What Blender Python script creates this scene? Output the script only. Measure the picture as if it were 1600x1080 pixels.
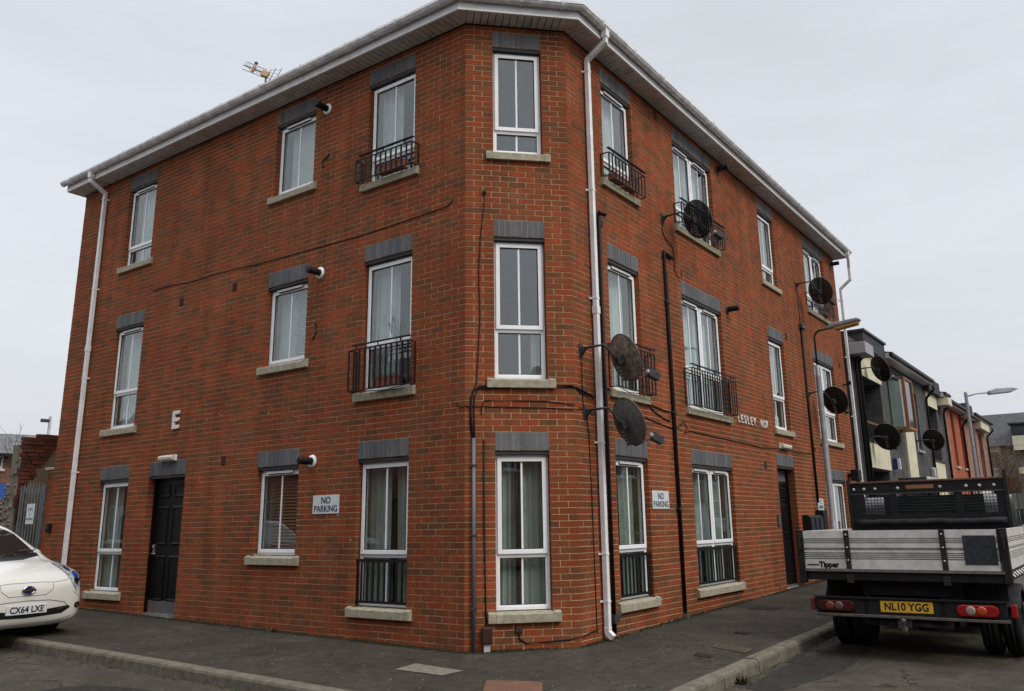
import bpy, bmesh, math, random
from mathutils import Vector, Matrix
from mathutils.bvhtree import BVHTree
random.seed(7)
for o_ in list(bpy.data.objects): bpy.data.objects.remove(o_)
SC = bpy.context.scene
COL = SC.collection
H = math.sqrt(0.5)
Z0 = 2.5                                   # the lintel tops of the ground floor stand 2.5 m above the street corner

# ---------------------------------------------------------------- camera, sky, sun, exposure
cam_d = bpy.data.cameras.new('camera'); cam = bpy.data.objects.new('camera', cam_d); COL.objects.link(cam)
SC.camera = cam
yaw, pitch, roll = 0.1723, 0.2419, -0.0169
fw = Vector((math.sin(yaw), math.cos(yaw), 0)); rt = Vector((math.cos(yaw), -math.sin(yaw), 0)); up = Vector((0, 0, 1))
F = math.cos(pitch)*fw + math.sin(pitch)*up; U = -math.sin(pitch)*fw + math.cos(pitch)*up
R_ = math.cos(roll)*rt + math.sin(roll)*U; U = -math.sin(roll)*rt + math.cos(roll)*U
CAMP = Vector((-0.931, -9.913, -1.0805+Z0))
m = Matrix((R_, U, -F)).transposed().to_4x4(); m.translation = CAMP
cam.matrix_world = m
cam_d.sensor_width = 36; cam_d.lens = 1298.2*36/1600
cam_d.shift_x = -25.9/1600; cam_d.shift_y = -41.57/1600
cam_d.clip_end = 2000; cam_d.clip_start = 0.05
def campos(X):
    p = Vector(X)-CAMP; w = p.dot(F); return 825.9+1298.2*p.dot(R_)/w, 498.4-1298.2*p.dot(U)/w, w

W_ = bpy.data.worlds.new('World'); SC.world = W_; W_.use_nodes = True
nt = W_.node_tree; nt.nodes.clear()
def N(t, kind, **kw):
    n = t.nodes.new(kind)
    for k, v in kw.items():
        if k.startswith('i_'):
            n.inputs[k[2:].replace('_', ' ')].default_value = v
        else: setattr(n, k, v)
    return n
out = N(nt, 'ShaderNodeOutputWorld')
sky = N(nt, 'ShaderNodeTexSky', sky_type='NISHITA', sun_disc=False, sun_elevation=math.radians(42), sun_rotation=math.radians(140), air_density=1.5, dust_density=4.0)
b1 = N(nt, 'ShaderNodeBackground'); b1.inputs[1].default_value = 0.03
hsv = N(nt, 'ShaderNodeHueSaturation'); hsv.inputs['Saturation'].default_value = 0.35
nt.links.new(sky.outputs[0], hsv.inputs['Color']); nt.links.new(hsv.outputs[0], b1.inputs[0])
# the cloud deck: brighter overhead than at the horizon, softly mottled
tc = N(nt, 'ShaderNodeTexCoord'); mp = N(nt, 'ShaderNodeMapping'); mp.inputs['Scale'].default_value = (1, 1, 4.2)
mp.inputs['Location'].default_value = (3.1, 0.4, 0.2)
nt.links.new(tc.outputs['Generated'], mp.inputs[0])
nz = N(nt, 'ShaderNodeTexNoise'); nz.inputs['Scale'].default_value = 2.1; nz.inputs['Detail'].default_value = 7; nz.inputs['Roughness'].default_value = 0.56
nt.links.new(mp.outputs[0], nz.inputs['Vector'])
cr = N(nt, 'ShaderNodeValToRGB')
cr.color_ramp.elements[0].position = 0.30; cr.color_ramp.elements[0].color = (0.585, 0.608, 0.655, 1)
cr.color_ramp.elements[1].position = 0.62; cr.color_ramp.elements[1].color = (0.665, 0.69, 0.745, 1)
nt.links.new(nz.outputs[0], cr.inputs[0])
sep = N(nt, 'ShaderNodeSeparateXYZ'); nt.links.new(tc.outputs['Generated'], sep.inputs[0])
mr = N(nt, 'ShaderNodeMapRange'); mr.inputs['From Min'].default_value = 0.60; mr.inputs['From Max'].default_value = 1.0
mr.inputs['To Min'].default_value = 0.985; mr.inputs['To Max'].default_value = 4.3
nt.links.new(sep.outputs[2], mr.inputs['Value'])
b2 = N(nt, 'ShaderNodeBackground'); nt.links.new(cr.outputs[0], b2.inputs[0]); nt.links.new(mr.outputs[0], b2.inputs[1])
ad = N(nt, 'ShaderNodeAddShader'); nt.links.new(b1.outputs[0], ad.inputs[0]); nt.links.new(b2.outputs[0], ad.inputs[1])
nt.links.new(ad.outputs[0], out.inputs[0])
sun_d = bpy.data.lights.new('sun', 'SUN'); sun_d.energy = 1.4; sun_d.angle = math.radians(22); sun_d.color = (1, 0.93, 0.84)
sun = bpy.data.objects.new('sun', sun_d); COL.objects.link(sun)
sd = Vector((math.sin(math.radians(140))*math.cos(math.radians(42)), math.cos(math.radians(140))*math.cos(math.radians(42)), math.sin(math.radians(42))))
sun.rotation_euler = sd.to_track_quat('Z', 'Y').to_euler()
SC.view_settings.view_transform = 'Standard'; SC.view_settings.look = 'None'
SC.view_settings.exposure = 0.0; SC.view_settings.gamma = 1.0; SC.view_settings.use_curve_mapping = False
SC.render.engine = 'CYCLES'
SC.cycles.max_bounces = 6; SC.cycles.transparent_max_bounces = 16

# ---------------------------------------------------------------- materials
MATS = {}
def mat(name, col, rough=0.7, metal=0.0, noise=0.0, nscale=8.0, bump=0.0, bscale=60.0, spec=None, col2=None, emis=None, coat=0.0):
    if name in MATS: return MATS[name]
    M = bpy.data.materials.new(name); M.use_nodes = True; t = M.node_tree; b = t.nodes['Principled BSDF']
    b.inputs['Base Color'].default_value = (*col, 1); b.inputs['Roughness'].default_value = rough; b.inputs['Metallic'].default_value = metal
    if spec is None and max(col) < 0.09 and rough > .15 and not metal: spec = 0.2
    if spec is not None: b.inputs['Specular IOR Level'].default_value = spec
    if coat: b.inputs['Coat Weight'].default_value = coat; b.inputs['Coat Roughness'].default_value = 0.04
    tc = N(t, 'ShaderNodeTexCoord')
    if noise or col2:
        nz = N(t, 'ShaderNodeTexNoise'); nz.inputs['Scale'].default_value = nscale; nz.inputs['Detail'].default_value = 8; nz.inputs['Roughness'].default_value = 0.65
        t.links.new(tc.outputs['Object'], nz.inputs['Vector'])
        r = N(t, 'ShaderNodeValToRGB'); e = r.color_ramp.elements
        c2 = col2 or tuple(c*(1-noise) for c in col); c1 = col if col2 else tuple(min(1, c*(1+noise*0.6)) for c in col)
        e[0].position = 0.34; e[0].color = (*c2, 1); e[1].position = 0.64; e[1].color = (*c1, 1)
        t.links.new(nz.outputs[0], r.inputs[0]); t.links.new(r.outputs[0], b.inputs['Base Color'])
    if bump:
        n2 = N(t, 'ShaderNodeTexNoise'); n2.inputs['Scale'].default_value = bscale; n2.inputs['Detail'].default_value = 6
        t.links.new(tc.outputs['Object'], n2.inputs['Vector'])
        bp = N(t, 'ShaderNodeBump'); bp.inputs['Strength'].default_value = bump; bp.inputs['Distance'].default_value = 0.01
        t.links.new(n2.outputs[0], bp.inputs['Height']); t.links.new(bp.outputs[0], b.inputs['Normal'])
    MATS[name] = M; return M

def brick_mat(name, cols, mortar_noise=0.5):
    """fired clay: each brick its own tone (mesh attribute 'rnd' + the object's random), grain and soot in the face"""
    M = bpy.data.materials.new(name); M.use_nodes = True; t = M.node_tree; b = t.nodes['Principled BSDF']; b.inputs['Roughness'].default_value = 0.9
    b.inputs['Specular IOR Level'].default_value = 0.12
    at = N(t, 'ShaderNodeAttribute', attribute_name='rnd'); oi = N(t, 'ShaderNodeObjectInfo')
    a = N(t, 'ShaderNodeMath', operation='ADD'); t.links.new(at.outputs['Fac'], a.inputs[0]); t.links.new(oi.outputs['Random'], a.inputs[1])
    f = N(t, 'ShaderNodeMath', operation='FRACT'); t.links.new(a.outputs[0], f.inputs[0])
    r = N(t, 'ShaderNodeValToRGB'); r.color_ramp.interpolation = 'LINEAR'; e = r.color_ramp.elements
    while len(e) < len(cols): e.new(0.5)
    for i, (p, c) in enumerate(cols): e[i].position = p; e[i].color = (*c, 1)
    t.links.new(f.outputs[0], r.inputs[0])
    g = N(t, 'ShaderNodeNewGeometry')
    n1 = N(t, 'ShaderNodeTexNoise'); n1.inputs['Scale'].default_value = 45; n1.inputs['Detail'].default_value = 5; n1.inputs['Roughness'].default_value = 0.7
    n2 = N(t, 'ShaderNodeTexNoise'); n2.inputs['Scale'].default_value = 1.1; n2.inputs['Detail'].default_value = 4
    for n in (n1, n2): t.links.new(g.outputs['Position'], n.inputs['Vector'])
    m1 = N(t, 'ShaderNodeMapRange'); m1.inputs['From Min'].default_value = 0.3; m1.inputs['From Max'].default_value = 0.7; m1.inputs['To Min'].default_value = 0.68; m1.inputs['To Max'].default_value = 1.28
    m2 = N(t, 'ShaderNodeMapRange'); m2.inputs['From Min'].default_value = 0.3; m2.inputs['From Max'].default_value = 0.7; m2.inputs['To Min'].default_value = 0.88; m2.inputs['To Max'].default_value = 1.22
    t.links.new(n1.outputs[0], m1.inputs['Value']); t.links.new(n2.outputs[0], m2.inputs['Value'])
    mm = N(t, 'ShaderNodeMath', operation='MULTIPLY'); t.links.new(m1.outputs[0], mm.inputs[0]); t.links.new(m2.outputs[0], mm.inputs[1])
    mp3 = N(t, 'ShaderNodeMapping'); mp3.inputs['Scale'].default_value = (5, 5, 0.35); t.links.new(g.outputs['Position'], mp3.inputs[0])
    n3 = N(t, 'ShaderNodeTexNoise'); n3.inputs['Scale'].default_value = 1; n3.inputs['Detail'].default_value = 5; t.links.new(mp3.outputs[0], n3.inputs['Vector'])
    m3 = N(t, 'ShaderNodeMapRange'); m3.inputs['From Min'].default_value = 0.3; m3.inputs['From Max'].default_value = 0.7; m3.inputs['To Min'].default_value = 0.80; m3.inputs['To Max'].default_value = 1.16
    t.links.new(n3.outputs[0], m3.inputs['Value']); mm2 = N(t, 'ShaderNodeMath', operation='MULTIPLY'); t.links.new(mm.outputs[0], mm2.inputs[0]); t.links.new(m3.outputs[0], mm2.inputs[1])
    # limy bloom in blotches
    n4 = N(t, 'ShaderNodeTexNoise'); n4.inputs['Scale'].default_value = 2.3; n4.inputs['Detail'].default_value = 9; n4.inputs['Roughness'].default_value = 0.75; t.links.new(g.outputs['Position'], n4.inputs['Vector'])
    m4 = N(t, 'ShaderNodeMapRange'); m4.inputs['From Min'].default_value = 0.60; m4.inputs['From Max'].default_value = 0.78; m4.inputs['To Min'].default_value = 0.0; m4.inputs['To Max'].default_value = 0.45
    t.links.new(n4.outputs[0], m4.inputs['Value'])
    vm = N(t, 'ShaderNodeVectorMath', operation='SCALE'); t.links.new(r.outputs[0], vm.inputs[0]); t.links.new(mm2.outputs[0], vm.inputs['Scale'])
    mxb = N(t, 'ShaderNodeMix', data_type='RGBA'); mxb.inputs[7].default_value = (0.24, 0.17, 0.12, 1); t.links.new(m4.outputs[0], mxb.inputs[0]); t.links.new(vm.outputs[0], mxb.inputs[6])
    t.links.new(mxb.outputs[2], b.inputs['Base Color'])
    bp = N(t, 'ShaderNodeBump'); bp.inputs['Strength'].default_value = 0.5; bp.inputs['Distance'].default_value = 0.004
    t.links.new(n1.outputs[0], bp.inputs['Height']); t.links.new(bp.outputs[0], b.inputs['Normal'])
    MATS[name] = M; return M

def far_brick(name, c1, c2, mortar, w=0.225, h=0.075, ms=0.012):
    """walls too far off to tell the bricks apart: brick pattern laid on the wall's own metres (UV)"""
    M = bpy.data.materials.new(name); M.use_nodes = True; t = M.node_tree; b = t.nodes['Principled BSDF']; b.inputs['Roughness'].default_value = 0.9
    uv = N(t, 'ShaderNodeUVMap', uv_map='UVMap')
    bt = N(t, 'ShaderNodeTexBrick'); bt.inputs['Scale'].default_value = 1; bt.inputs['Brick Width'].default_value = w; bt.inputs['Row Height'].default_value = h
    bt.inputs['Mortar Size'].default_value = ms/2; bt.inputs['Color1'].default_value = (*c1, 1); bt.inputs['Color2'].default_value = (*c2, 1); bt.inputs['Mortar'].default_value = (*mortar, 1)
    t.links.new(uv.outputs[0], bt.inputs['Vector'])
    nz = N(t, 'ShaderNodeTexNoise'); nz.inputs['Scale'].default_value = 3; nz.inputs['Detail'].default_value = 7
    t.links.new(uv.outputs[0], nz.inputs['Vector'])
    m1 = N(t, 'ShaderNodeMapRange'); m1.inputs['From Min'].default_value = 0.3; m1.inputs['From Max'].default_value = 0.7; m1.inputs['To Min'].default_value = 0.65; m1.inputs['To Max'].default_value = 1.25
    t.links.new(nz.outputs[0], m1.inputs['Value'])
    vm = N(t, 'ShaderNodeVectorMath', operation='SCALE'); t.links.new(bt.outputs['Color'], vm.inputs[0]); t.links.new(m1.outputs[0], vm.inputs['Scale'])
    t.links.new(vm.outputs[0], b.inputs['Base Color'])
    bp = N(t, 'ShaderNodeBump'); bp.inputs['Strength'].default_value = 0.6; bp.inputs['Distance'].default_value = 0.01; bp.invert = True
    t.links.new(bt.outputs['Fac'], bp.inputs['Height']); t.links.new(bp.outputs[0], b.inputs['Normal'])
    MATS[name] = M; return M

def glass_mat(name, tint=(0.86, 0.9, 0.88), f0=0.10, rough=0.01):
    M = bpy.data.materials.new(name); M.use_nodes = True; t = M.node_tree; t.nodes.clear()
    o = N(t, 'ShaderNodeOutputMaterial'); mx = N(t, 'ShaderNodeMixShader'); tr = N(t, 'ShaderNodeBsdfTransparent'); gl = N(t, 'ShaderNodeBsdfGlossy')
    tr.inputs[0].default_value = (*tint, 1); gl.inputs['Roughness'].default_value = rough; gl.inputs[0].default_value = (0.95, 0.97, 1, 1)
    lw = N(t, 'ShaderNodeLayerWeight'); lw.inputs['Blend'].default_value = 0.5
    pw = N(t, 'ShaderNodeMath', operation='POWER'); pw.inputs[1].default_value = 5; t.links.new(lw.outputs['Facing'], pw.inputs[0])
    fr = N(t, 'ShaderNodeMath', operation='MULTIPLY_ADD', use_clamp=True); fr.inputs[1].default_value = 1-f0; fr.inputs[2].default_value = f0; t.links.new(pw.outputs[0], fr.inputs[0])
    g = N(t, 'ShaderNodeNewGeometry'); nz = N(t, 'ShaderNodeTexNoise'); nz.inputs['Scale'].default_value = 1.3; nz.inputs['Detail'].default_value = 1
    t.links.new(g.outputs['Position'], nz.inputs['Vector'])
    bp = N(t, 'ShaderNodeBump'); bp.inputs['Strength'].default_value = 0.25; bp.inputs['Distance'].default_value = 0.02
    t.links.new(nz.outputs[0], bp.inputs['Height']); t.links.new(bp.outputs[0], gl.inputs['Normal'])
    t.links.new(fr.outputs[0], mx.inputs[0]); t.links.new(tr.outputs[0], mx.inputs[1]); t.links.new(gl.outputs[0], mx.inputs[2]); t.links.new(mx.outputs[0], o.inputs[0])
    MATS[name] = M; return M

def ground_mat(name, base, agg, crack=0.35, scale=1.0, patch=0.25):
    M = bpy.data.materials.new(name); M.use_nodes = True; t = M.node_tree; b = t.nodes['Principled BSDF']
    g = N(t, 'ShaderNodeNewGeometry')
    def noise(s, d=6, r=0.6):
        n = N(t, 'ShaderNodeTexNoise'); n.inputs['Scale'].default_value = s; n.inputs['Detail'].default_value = d; n.inputs['Roughness'].default_value = r
        t.links.new(g.outputs['Position'], n.inputs['Vector']); return n
    def rng(src, a, b_, c, d):
        m_ = N(t, 'ShaderNodeMapRange'); m_.inputs['From Min'].default_value = a; m_.inputs['From Max'].default_value = b_; m_.inputs['To Min'].default_value = c; m_.inputs['To Max'].default_value = d
        t.links.new(src, m_.inputs['Value']); return m_.outputs[0]
    big = noise(0.9*scale); mid = noise(6*scale, 9, 0.7); fine = noise(70, 5, 0.85)
    vo = N(t, 'ShaderNodeTexVoronoi'); vo.inputs['Scale'].default_value = 60; t.links.new(g.outputs['Position'], vo.inputs['Vector'])
    st = rng(vo.outputs['Distance'], 0.10, 0.30, 1, 0)          # pale chips of stone in the binder
    wn = N(t, 'ShaderNodeMath', operation='MULTIPLY'); t.links.new(st, wn.inputs[0]); t.links.new(rng(vo.outputs['Color'], 0.45, 0.95, 0, 1), wn.inputs[1])
    mx = N(t, 'ShaderNodeMix', data_type='RGBA'); mx.inputs[6].default_value = (*base, 1); mx.inputs[7].default_value = (*agg, 1)
    t.links.new(wn.outputs[0], mx.inputs[0])
    f = N(t, 'ShaderNodeMath', operation='MULTIPLY'); t.links.new(rng(big.outputs[0], 0.3, 0.7, 1-patch, 1+patch), f.inputs[0]); t.links.new(rng(mid.outputs[0], 0.3, 0.7, 0.66, 1.36), f.inputs[1])
    f2 = N(t, 'ShaderNodeMath', operation='MULTIPLY'); t.links.new(f.outputs[0], f2.inputs[0]); t.links.new(rng(fine.outputs[0], 0.3, 0.7, 0.55, 1.5), f2.inputs[1])
    # cracks: edges of large warped cells, only where the noise lets them through
    wv = N(t, 'ShaderNodeVectorMath', operation='ADD'); sc = N(t, 'ShaderNodeVectorMath', operation='SCALE'); sc.inputs['Scale'].default_value = 0.5
    t.links.new(mid.outputs['Color'], sc.inputs[0]); t.links.new(sc.outputs[0], wv.inputs[0]); t.links.new(g.outputs['Position'], wv.inputs[1])
    v2 = N(t, 'ShaderNodeTexVoronoi', feature='DISTANCE_TO_EDGE'); v2.inputs['Scale'].default_value = 0.8*scale; t.links.new(wv.outputs[0], v2.inputs['Vector'])
    ck = rng(v2.outputs['Distance'], 0.0, 0.012, 1, 0)
    gate = rng(big.outputs[0], 0.5, 0.56, 0, 1)
    cg = N(t, 'ShaderNodeMath', operation='MULTIPLY'); t.links.new(ck, cg.inputs[0]); t.links.new(gate, cg.inputs[1])
    cs = N(t, 'ShaderNodeMath', operation='MULTIPLY'); t.links.new(cg.outputs[0], cs.inputs[0]); cs.inputs[1].default_value = crack*2
    inv = N(t, 'ShaderNodeMath', operation='SUBTRACT', use_clamp=True); inv.inputs[0].default_value = 1; t.links.new(cs.outputs[0], inv.inputs[1])
    f3 = N(t, 'ShaderNodeMath', operation='MULTIPLY'); t.links.new(f2.outputs[0], f3.inputs[0]); t.links.new(inv.outputs[0], f3.inputs[1])
    vm = N(t, 'ShaderNodeVectorMath', operation='SCALE'); t.links.new(mx.outputs[2], vm.inputs[0]); t.links.new(f3.outputs[0], vm.inputs['Scale'])
    t.links.new(vm.outputs[0], b.inputs['Base Color'])
    b.inputs['Specular IOR Level'].default_value = 0.15
    t.links.new(rng(big.outputs[0], 0.3, 0.7, 0.72, 0.92), b.inputs['Roughness'])
    h = N(t, 'ShaderNodeMath', operation='SUBTRACT'); t.links.new(fine.outputs[0], h.inputs[0]); t.links.new(cg.outputs[0], h.inputs[1])
    bp = N(t, 'ShaderNodeBump'); bp.inputs['Strength'].default_value = 0.7; bp.inputs['Distance'].default_value = 0.006
    t.links.new(h.outputs[0], bp.inputs['Height']); t.links.new(bp.outputs[0], b.inputs['Normal'])
    MATS[name] = M; return M

BRK = brick_mat('red_brick', [(0.0, (0.255, 0.056, 0.022)), (0.22, (0.232, 0.057, 0.022)), (0.42, (0.205, 0.062, 0.025)), (0.60, (0.185, 0.060, 0.025)), (0.76, (0.155, 0.059, 0.028)), (0.88, (0.128, 0.055, 0.027)), (0.93, (0.205, 0.061, 0.025)), (1.0, (0.255, 0.058, 0.023))])
GREYB = brick_mat('painted_grey_brick', [(0.0, (0.100, 0.104, 0.112)), (1.0, (0.135, 0.138, 0.145))])
MORT = mat('mortar', (0.52, 0.37, 0.22), 0.95, noise=0.35, nscale=30, bump=0.3)
UPVC = mat('white_upvc', (0.86, 0.87, 0.875), 0.35, noise=0.05, nscale=9)
UPVC2 = mat('weathered_upvc', (0.76, 0.755, 0.75), 0.45, noise=0.13, nscale=6)
SOFF = mat('soffit_plastic', (0.58, 0.565, 0.55), 0.5, noise=0.25, nscale=5)
GUTT = mat('gutter_plastic', (0.68, 0.68, 0.675), 0.35, noise=0.3, nscale=7)
GLASS = glass_mat('window_glass')
CONC = mat('sill_concrete', (0.40, 0.36, 0.27), 0.92, col2=(0.24, 0.22, 0.145), nscale=14, bump=0.6, bscale=90)
BLK = mat('black_iron', (0.012, 0.012, 0.013), 0.45, noise=0.3, nscale=30)
DKM = mat('dark_grey_metal', (0.045, 0.046, 0.05), 0.5, noise=0.3, nscale=20)
DOORM = mat('black_door_paint', (0.0035, 0.0035, 0.0045), 0.4, noise=0.2, nscale=12)
STEEL = mat('brushed_steel', (0.42, 0.42, 0.43), 0.35, metal=0.9, noise=0.2, nscale=14)
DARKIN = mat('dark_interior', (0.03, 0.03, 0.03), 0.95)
NETC = mat('net_curtain', (0.64, 0.66, 0.67), 0.9, noise=0.12, nscale=5)
GRYC = mat('grey_curtain', (0.44, 0.47, 0.44), 0.9, noise=0.15, nscale=5)
WOODB = mat('wooden_blind', (0.34, 0.14, 0.06), 0.5, noise=0.25, nscale=25)
CABLE = mat('cable_rubber', (0.014, 0.012, 0.012), 0.6)
TERRA = mat('terracotta', (0.25, 0.085, 0.05), 0.8, noise=0.25, nscale=20)
SIGNW = mat('sign_white', (0.62, 0.66, 0.68), 0.4, noise=0.08, nscale=10)
SIGNK = mat('sign_black', (0.015, 0.015, 0.02), 0.5)
CREAM = mat('cream_render', (0.62, 0.58, 0.42), 0.85, noise=0.12, nscale=3)
ROOFD = mat('dark_roof', (0.05, 0.05, 0.058), 0.7, noise=0.3, nscale=6)
LAMPC = mat('lamp_cover', (0.60, 0.58, 0.47), 0.35, noise=0.12, nscale=14)

# ---------------------------------------------------------------- mesh helpers
class MB:
    def __init__(s): s.v = []; s.f = []; s.uv = []; s.sm = []; s.rnd = []
    def quad(s, pts, uvs=None, smooth=False, rnd=0.0):
        b = len(s.v); s.v += [tuple(p) for p in pts]; s.f.append(tuple(range(b, b+len(pts)))); s.uv.append(uvs or [(0, 0)]*len(pts)); s.sm.append(smooth); s.rnd.append(rnd)
    def box(s, fr, a0, a1, b0, b1, c0, c1, rnd=0.0, skip=()):
        """fr(a,b,c)->world. a: along, b: outward, c: up"""
        if a0 > a1: a0, a1 = a1, a0
        if b0 > b1: b0, b1 = b1, b0
        if c0 > c1: c0, c1 = c1, c0
        P = [fr(a, b, c) for a in (a0, a1) for b in (b0, b1) for c in (c0, c1)]   # index a*4+b*2+c
        k = len(s.v); s.v += [tuple(p) for p in P]
        defs = {'a0': ((0, 1, 3, 2), [(b0, c0), (b0, c1), (b1, c1), (b1, c0)]), 'a1': ((4, 6, 7, 5), [(b0, c0), (b1, c0), (b1, c1), (b0, c1)]),
                'b0': ((0, 4, 5, 1), [(a0, c0), (a1, c0), (a1, c1), (a0, c1)]), 'b1': ((2, 3, 7, 6), [(a0, c0), (a0, c1), (a1, c1), (a1, c0)]),
                'c0': ((0, 2, 6, 4), [(a0, b0), (a0, b1), (a1, b1), (a1, b0)]), 'c1': ((1, 5, 7, 3), [(a0, b0), (a1, b0), (a1, b1), (a0, b1)])}
        for n, (ix, uv) in defs.items():
            if n in skip: continue
            s.f.append(tuple(k+i for i in ix)); s.uv.append(uv); s.sm.append(False); s.rnd.append(rnd)
    def tube(s, pts, r, n=8, caps=True, r2=None):
        pts = [Vector(p) for p in pts]; k0 = len(s.v); L = len(pts)
        t0 = (pts[1]-pts[0]).normalized(); ref = Vector((0, 0, 1)) if abs(t0.z) < 0.9 else Vector((1, 0, 0))
        for i, p in enumerate(pts):
            t = (pts[min(i+1, L-1)]-pts[max(i-1, 0)]).normalized()
            x = t.cross(ref)
            if x.length < 1e-4: x = t.cross(Vector((0.3, 1, 0.2)))
            x.normalize(); y = t.cross(x).normalized(); ref = y.cross(t) if False else ref
            rr = r if r2 is None else r+(r2-r)*i/(L-1)
            for j in range(n):
                a = 2*math.pi*j/n; s.v.append(tuple(p+x*math.cos(a)*rr+y*math.sin(a)*rr))
        for i in range(L-1):
            for j in range(n):
                a = k0+i*n+j; b = k0+i*n+(j+1) % n
                s.f.append((a, b, b+n, a+n)); s.uv.append([(j/n, i), ((j+1)/n, i), ((j+1)/n, i+1), (j/n, i+1)]); s.sm.append(True); s.rnd.append(0)
        if caps:
            for q in (list(range(k0+n-1, k0-1, -1)), list(range(k0+(L-1)*n, k0+L*n))):
                s.f.append(tuple(q)); s.uv.append([(0, 0)]*n); s.sm.append(False); s.rnd.append(0)
    def prism(s, fr, poly, b0, b1, smooth=False):
        """poly: (a,c) outline extruded along b"""
        n = len(poly); k = len(s.v)
        s.v += [tuple(fr(a, b0, c)) for a, c in poly]+[tuple(fr(a, b1, c)) for a, c in poly]
        s.f.append(tuple(k+i for i in range(n))); s.uv.append(list(poly)); s.sm.append(False); s.rnd.append(0)
        s.f.append(tuple(k+n+i for i in reversed(range(n)))); s.uv.append(list(reversed(poly))); s.sm.append(False); s.rnd.append(0)
        for i in range(n):
            j = (i+1) % n; s.f.append((k+i, k+n+i, k+n+j, k+j)); s.uv.append([(0, 0)]*4); s.sm.append(smooth); s.rnd.append(0)
    def lathe(s, O, ax, prof, n=16, smooth=True):
        ax = Vector(ax).normalized(); x = ax.cross(Vector((0, 0, 1)))
        if x.length < 1e-3: x = Vector((1, 0, 0))
        x.normalize(); y = ax.cross(x); O = Vector(O); k = len(s.v)
        for r, h in prof:
            for j in range(n):
                a = 2*math.pi*j/n; s.v.append(tuple(O+ax*h+(x*math.cos(a)+y*math.sin(a))*r))
        for i in range(len(prof)-1):
            for j in range(n):
                a = k+i*n+j; b = k+i*n+(j+1) % n; s.f.append((a, b, b+n, a+n)); s.uv.append([(0, 0)]*4); s.sm.append(smooth); s.rnd.append(0)
    def mesh(s, name, material, recalc=True):
        me = bpy.data.meshes.new(name); me.from_pydata(s.v, [], s.f)
        uv = me.uv_layers.new(name='UVMap'); flat = []
        for u in s.uv:
            for p in u: flat += [p[0], p[1]]
        uv.data.foreach_set('uv', flat)
        me.polygons.foreach_set('use_smooth', s.sm)
        if any(s.rnd):
            at = me.attributes.new('rnd', 'FLOAT', 'FACE'); at.data.foreach_set('value', s.rnd)
        for mm in (material if isinstance(material, (list, tuple)) else [material]): me.materials.append(mm)
        if recalc:
            bm = bmesh.new(); bm.from_mesh(me); bmesh.ops.recalc_face_normals(bm, faces=bm.faces); bm.to_mesh(me); bm.free()
        me.update(); return me
def link(name, me, parent=None, bev=0.0, stuff=False, label=None):
    o = bpy.data.objects.new(name, me); COL.objects.link(o)
    if parent is not None: o.parent = parent; o.matrix_parent_inverse = parent.matrix_basis.inverted() if parent.type == 'EMPTY' else Matrix()
    if bev:
        b = o.modifiers.new('bevel', 'BEVEL'); b.width = bev; b.segments = 2; b.limit_method = 'ANGLE'; b.harden_normals = False
    if stuff: o['kind'] = 'stuff'
    if label: o['label'] = label
    return o
def obj(name, mb, material, parent=None, **k): return link(name, mb.mesh(name, material), parent, **k)
def tag(o, label, cat, group=None):
    o['label'] = label; o['category'] = cat
    if group: o['group'] = group
    return o
def thing(name, label, cat, loc=(0, 0, 0), group=None):
    o = bpy.data.objects.new(name, None); COL.objects.link(o); o.empty_display_size = 0.2; o.location = loc
    o.matrix_basis = Matrix.Translation(loc)
    return tag(o, label, cat, group)
def struct(o): o['kind'] = 'structure'; return o
def world(x, y, z): return Vector((x, y, z))

WC = 1.356
def Pw(w):
    if w == 'L': return lambda s, o, z: Vector((-H*s-H*o, H*s-H*o, z+Z0))
    if w == 'C': return lambda s, o, z: Vector((s, -o, z+Z0))
    return lambda s, o, z: Vector((WC+H*s+H*o, H*s-H*o, z+Z0))
PL, PC, PR = Pw('L'), Pw('C'), Pw('R')
FR = {'L': PL, 'C': PC, 'R': PR}
def Gz(x, y): return -2.475+.022*max(-8, min(9, y))+.01*max(0, min(3, x))      # pavement surface (same zero as the lintels)
KERB = 0.12
def text_mb(txt, size, depth=0.002, bold=0.0, spacing=1.0):
    """returns mesh of flat lettering in local x,y (one unit = metres), centred"""
    cu = bpy.data.curves.new('t', 'FONT'); cu.body = txt; cu.size = size; cu.extrude = depth; cu.offset = bold; cu.align_x = 'CENTER'; cu.align_y = 'CENTER'
    cu.resolution_u = 3; cu.space_character = spacing
    ob = bpy.data.objects.new('t', cu); COL.objects.link(ob)
    dg = bpy.context.evaluated_depsgraph_get(); me = bpy.data.meshes.new_from_object(ob.evaluated_get(dg)); bpy.data.objects.remove(ob)
    return me
def text_obj(name, txt, size, fr, a, b, c, material, parent, depth=0.002, bold=0.0, sx=1.0, spacing=1.0, flip=1, label=None):
    """letters standing on the plane (a,c) of frame fr at outward distance b; flip=-1 where a runs to the left in view"""
    me = text_mb(txt, size, depth, bold, spacing)
    for v in me.vertices: v.co = fr(a+flip*v.co.x*sx, b+v.co.z, c+v.co.y)
    me.materials.clear(); me.materials.append(material); me.update()
    o = link(name, me, parent)
    if label: o['label'] = label
    return o
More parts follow.
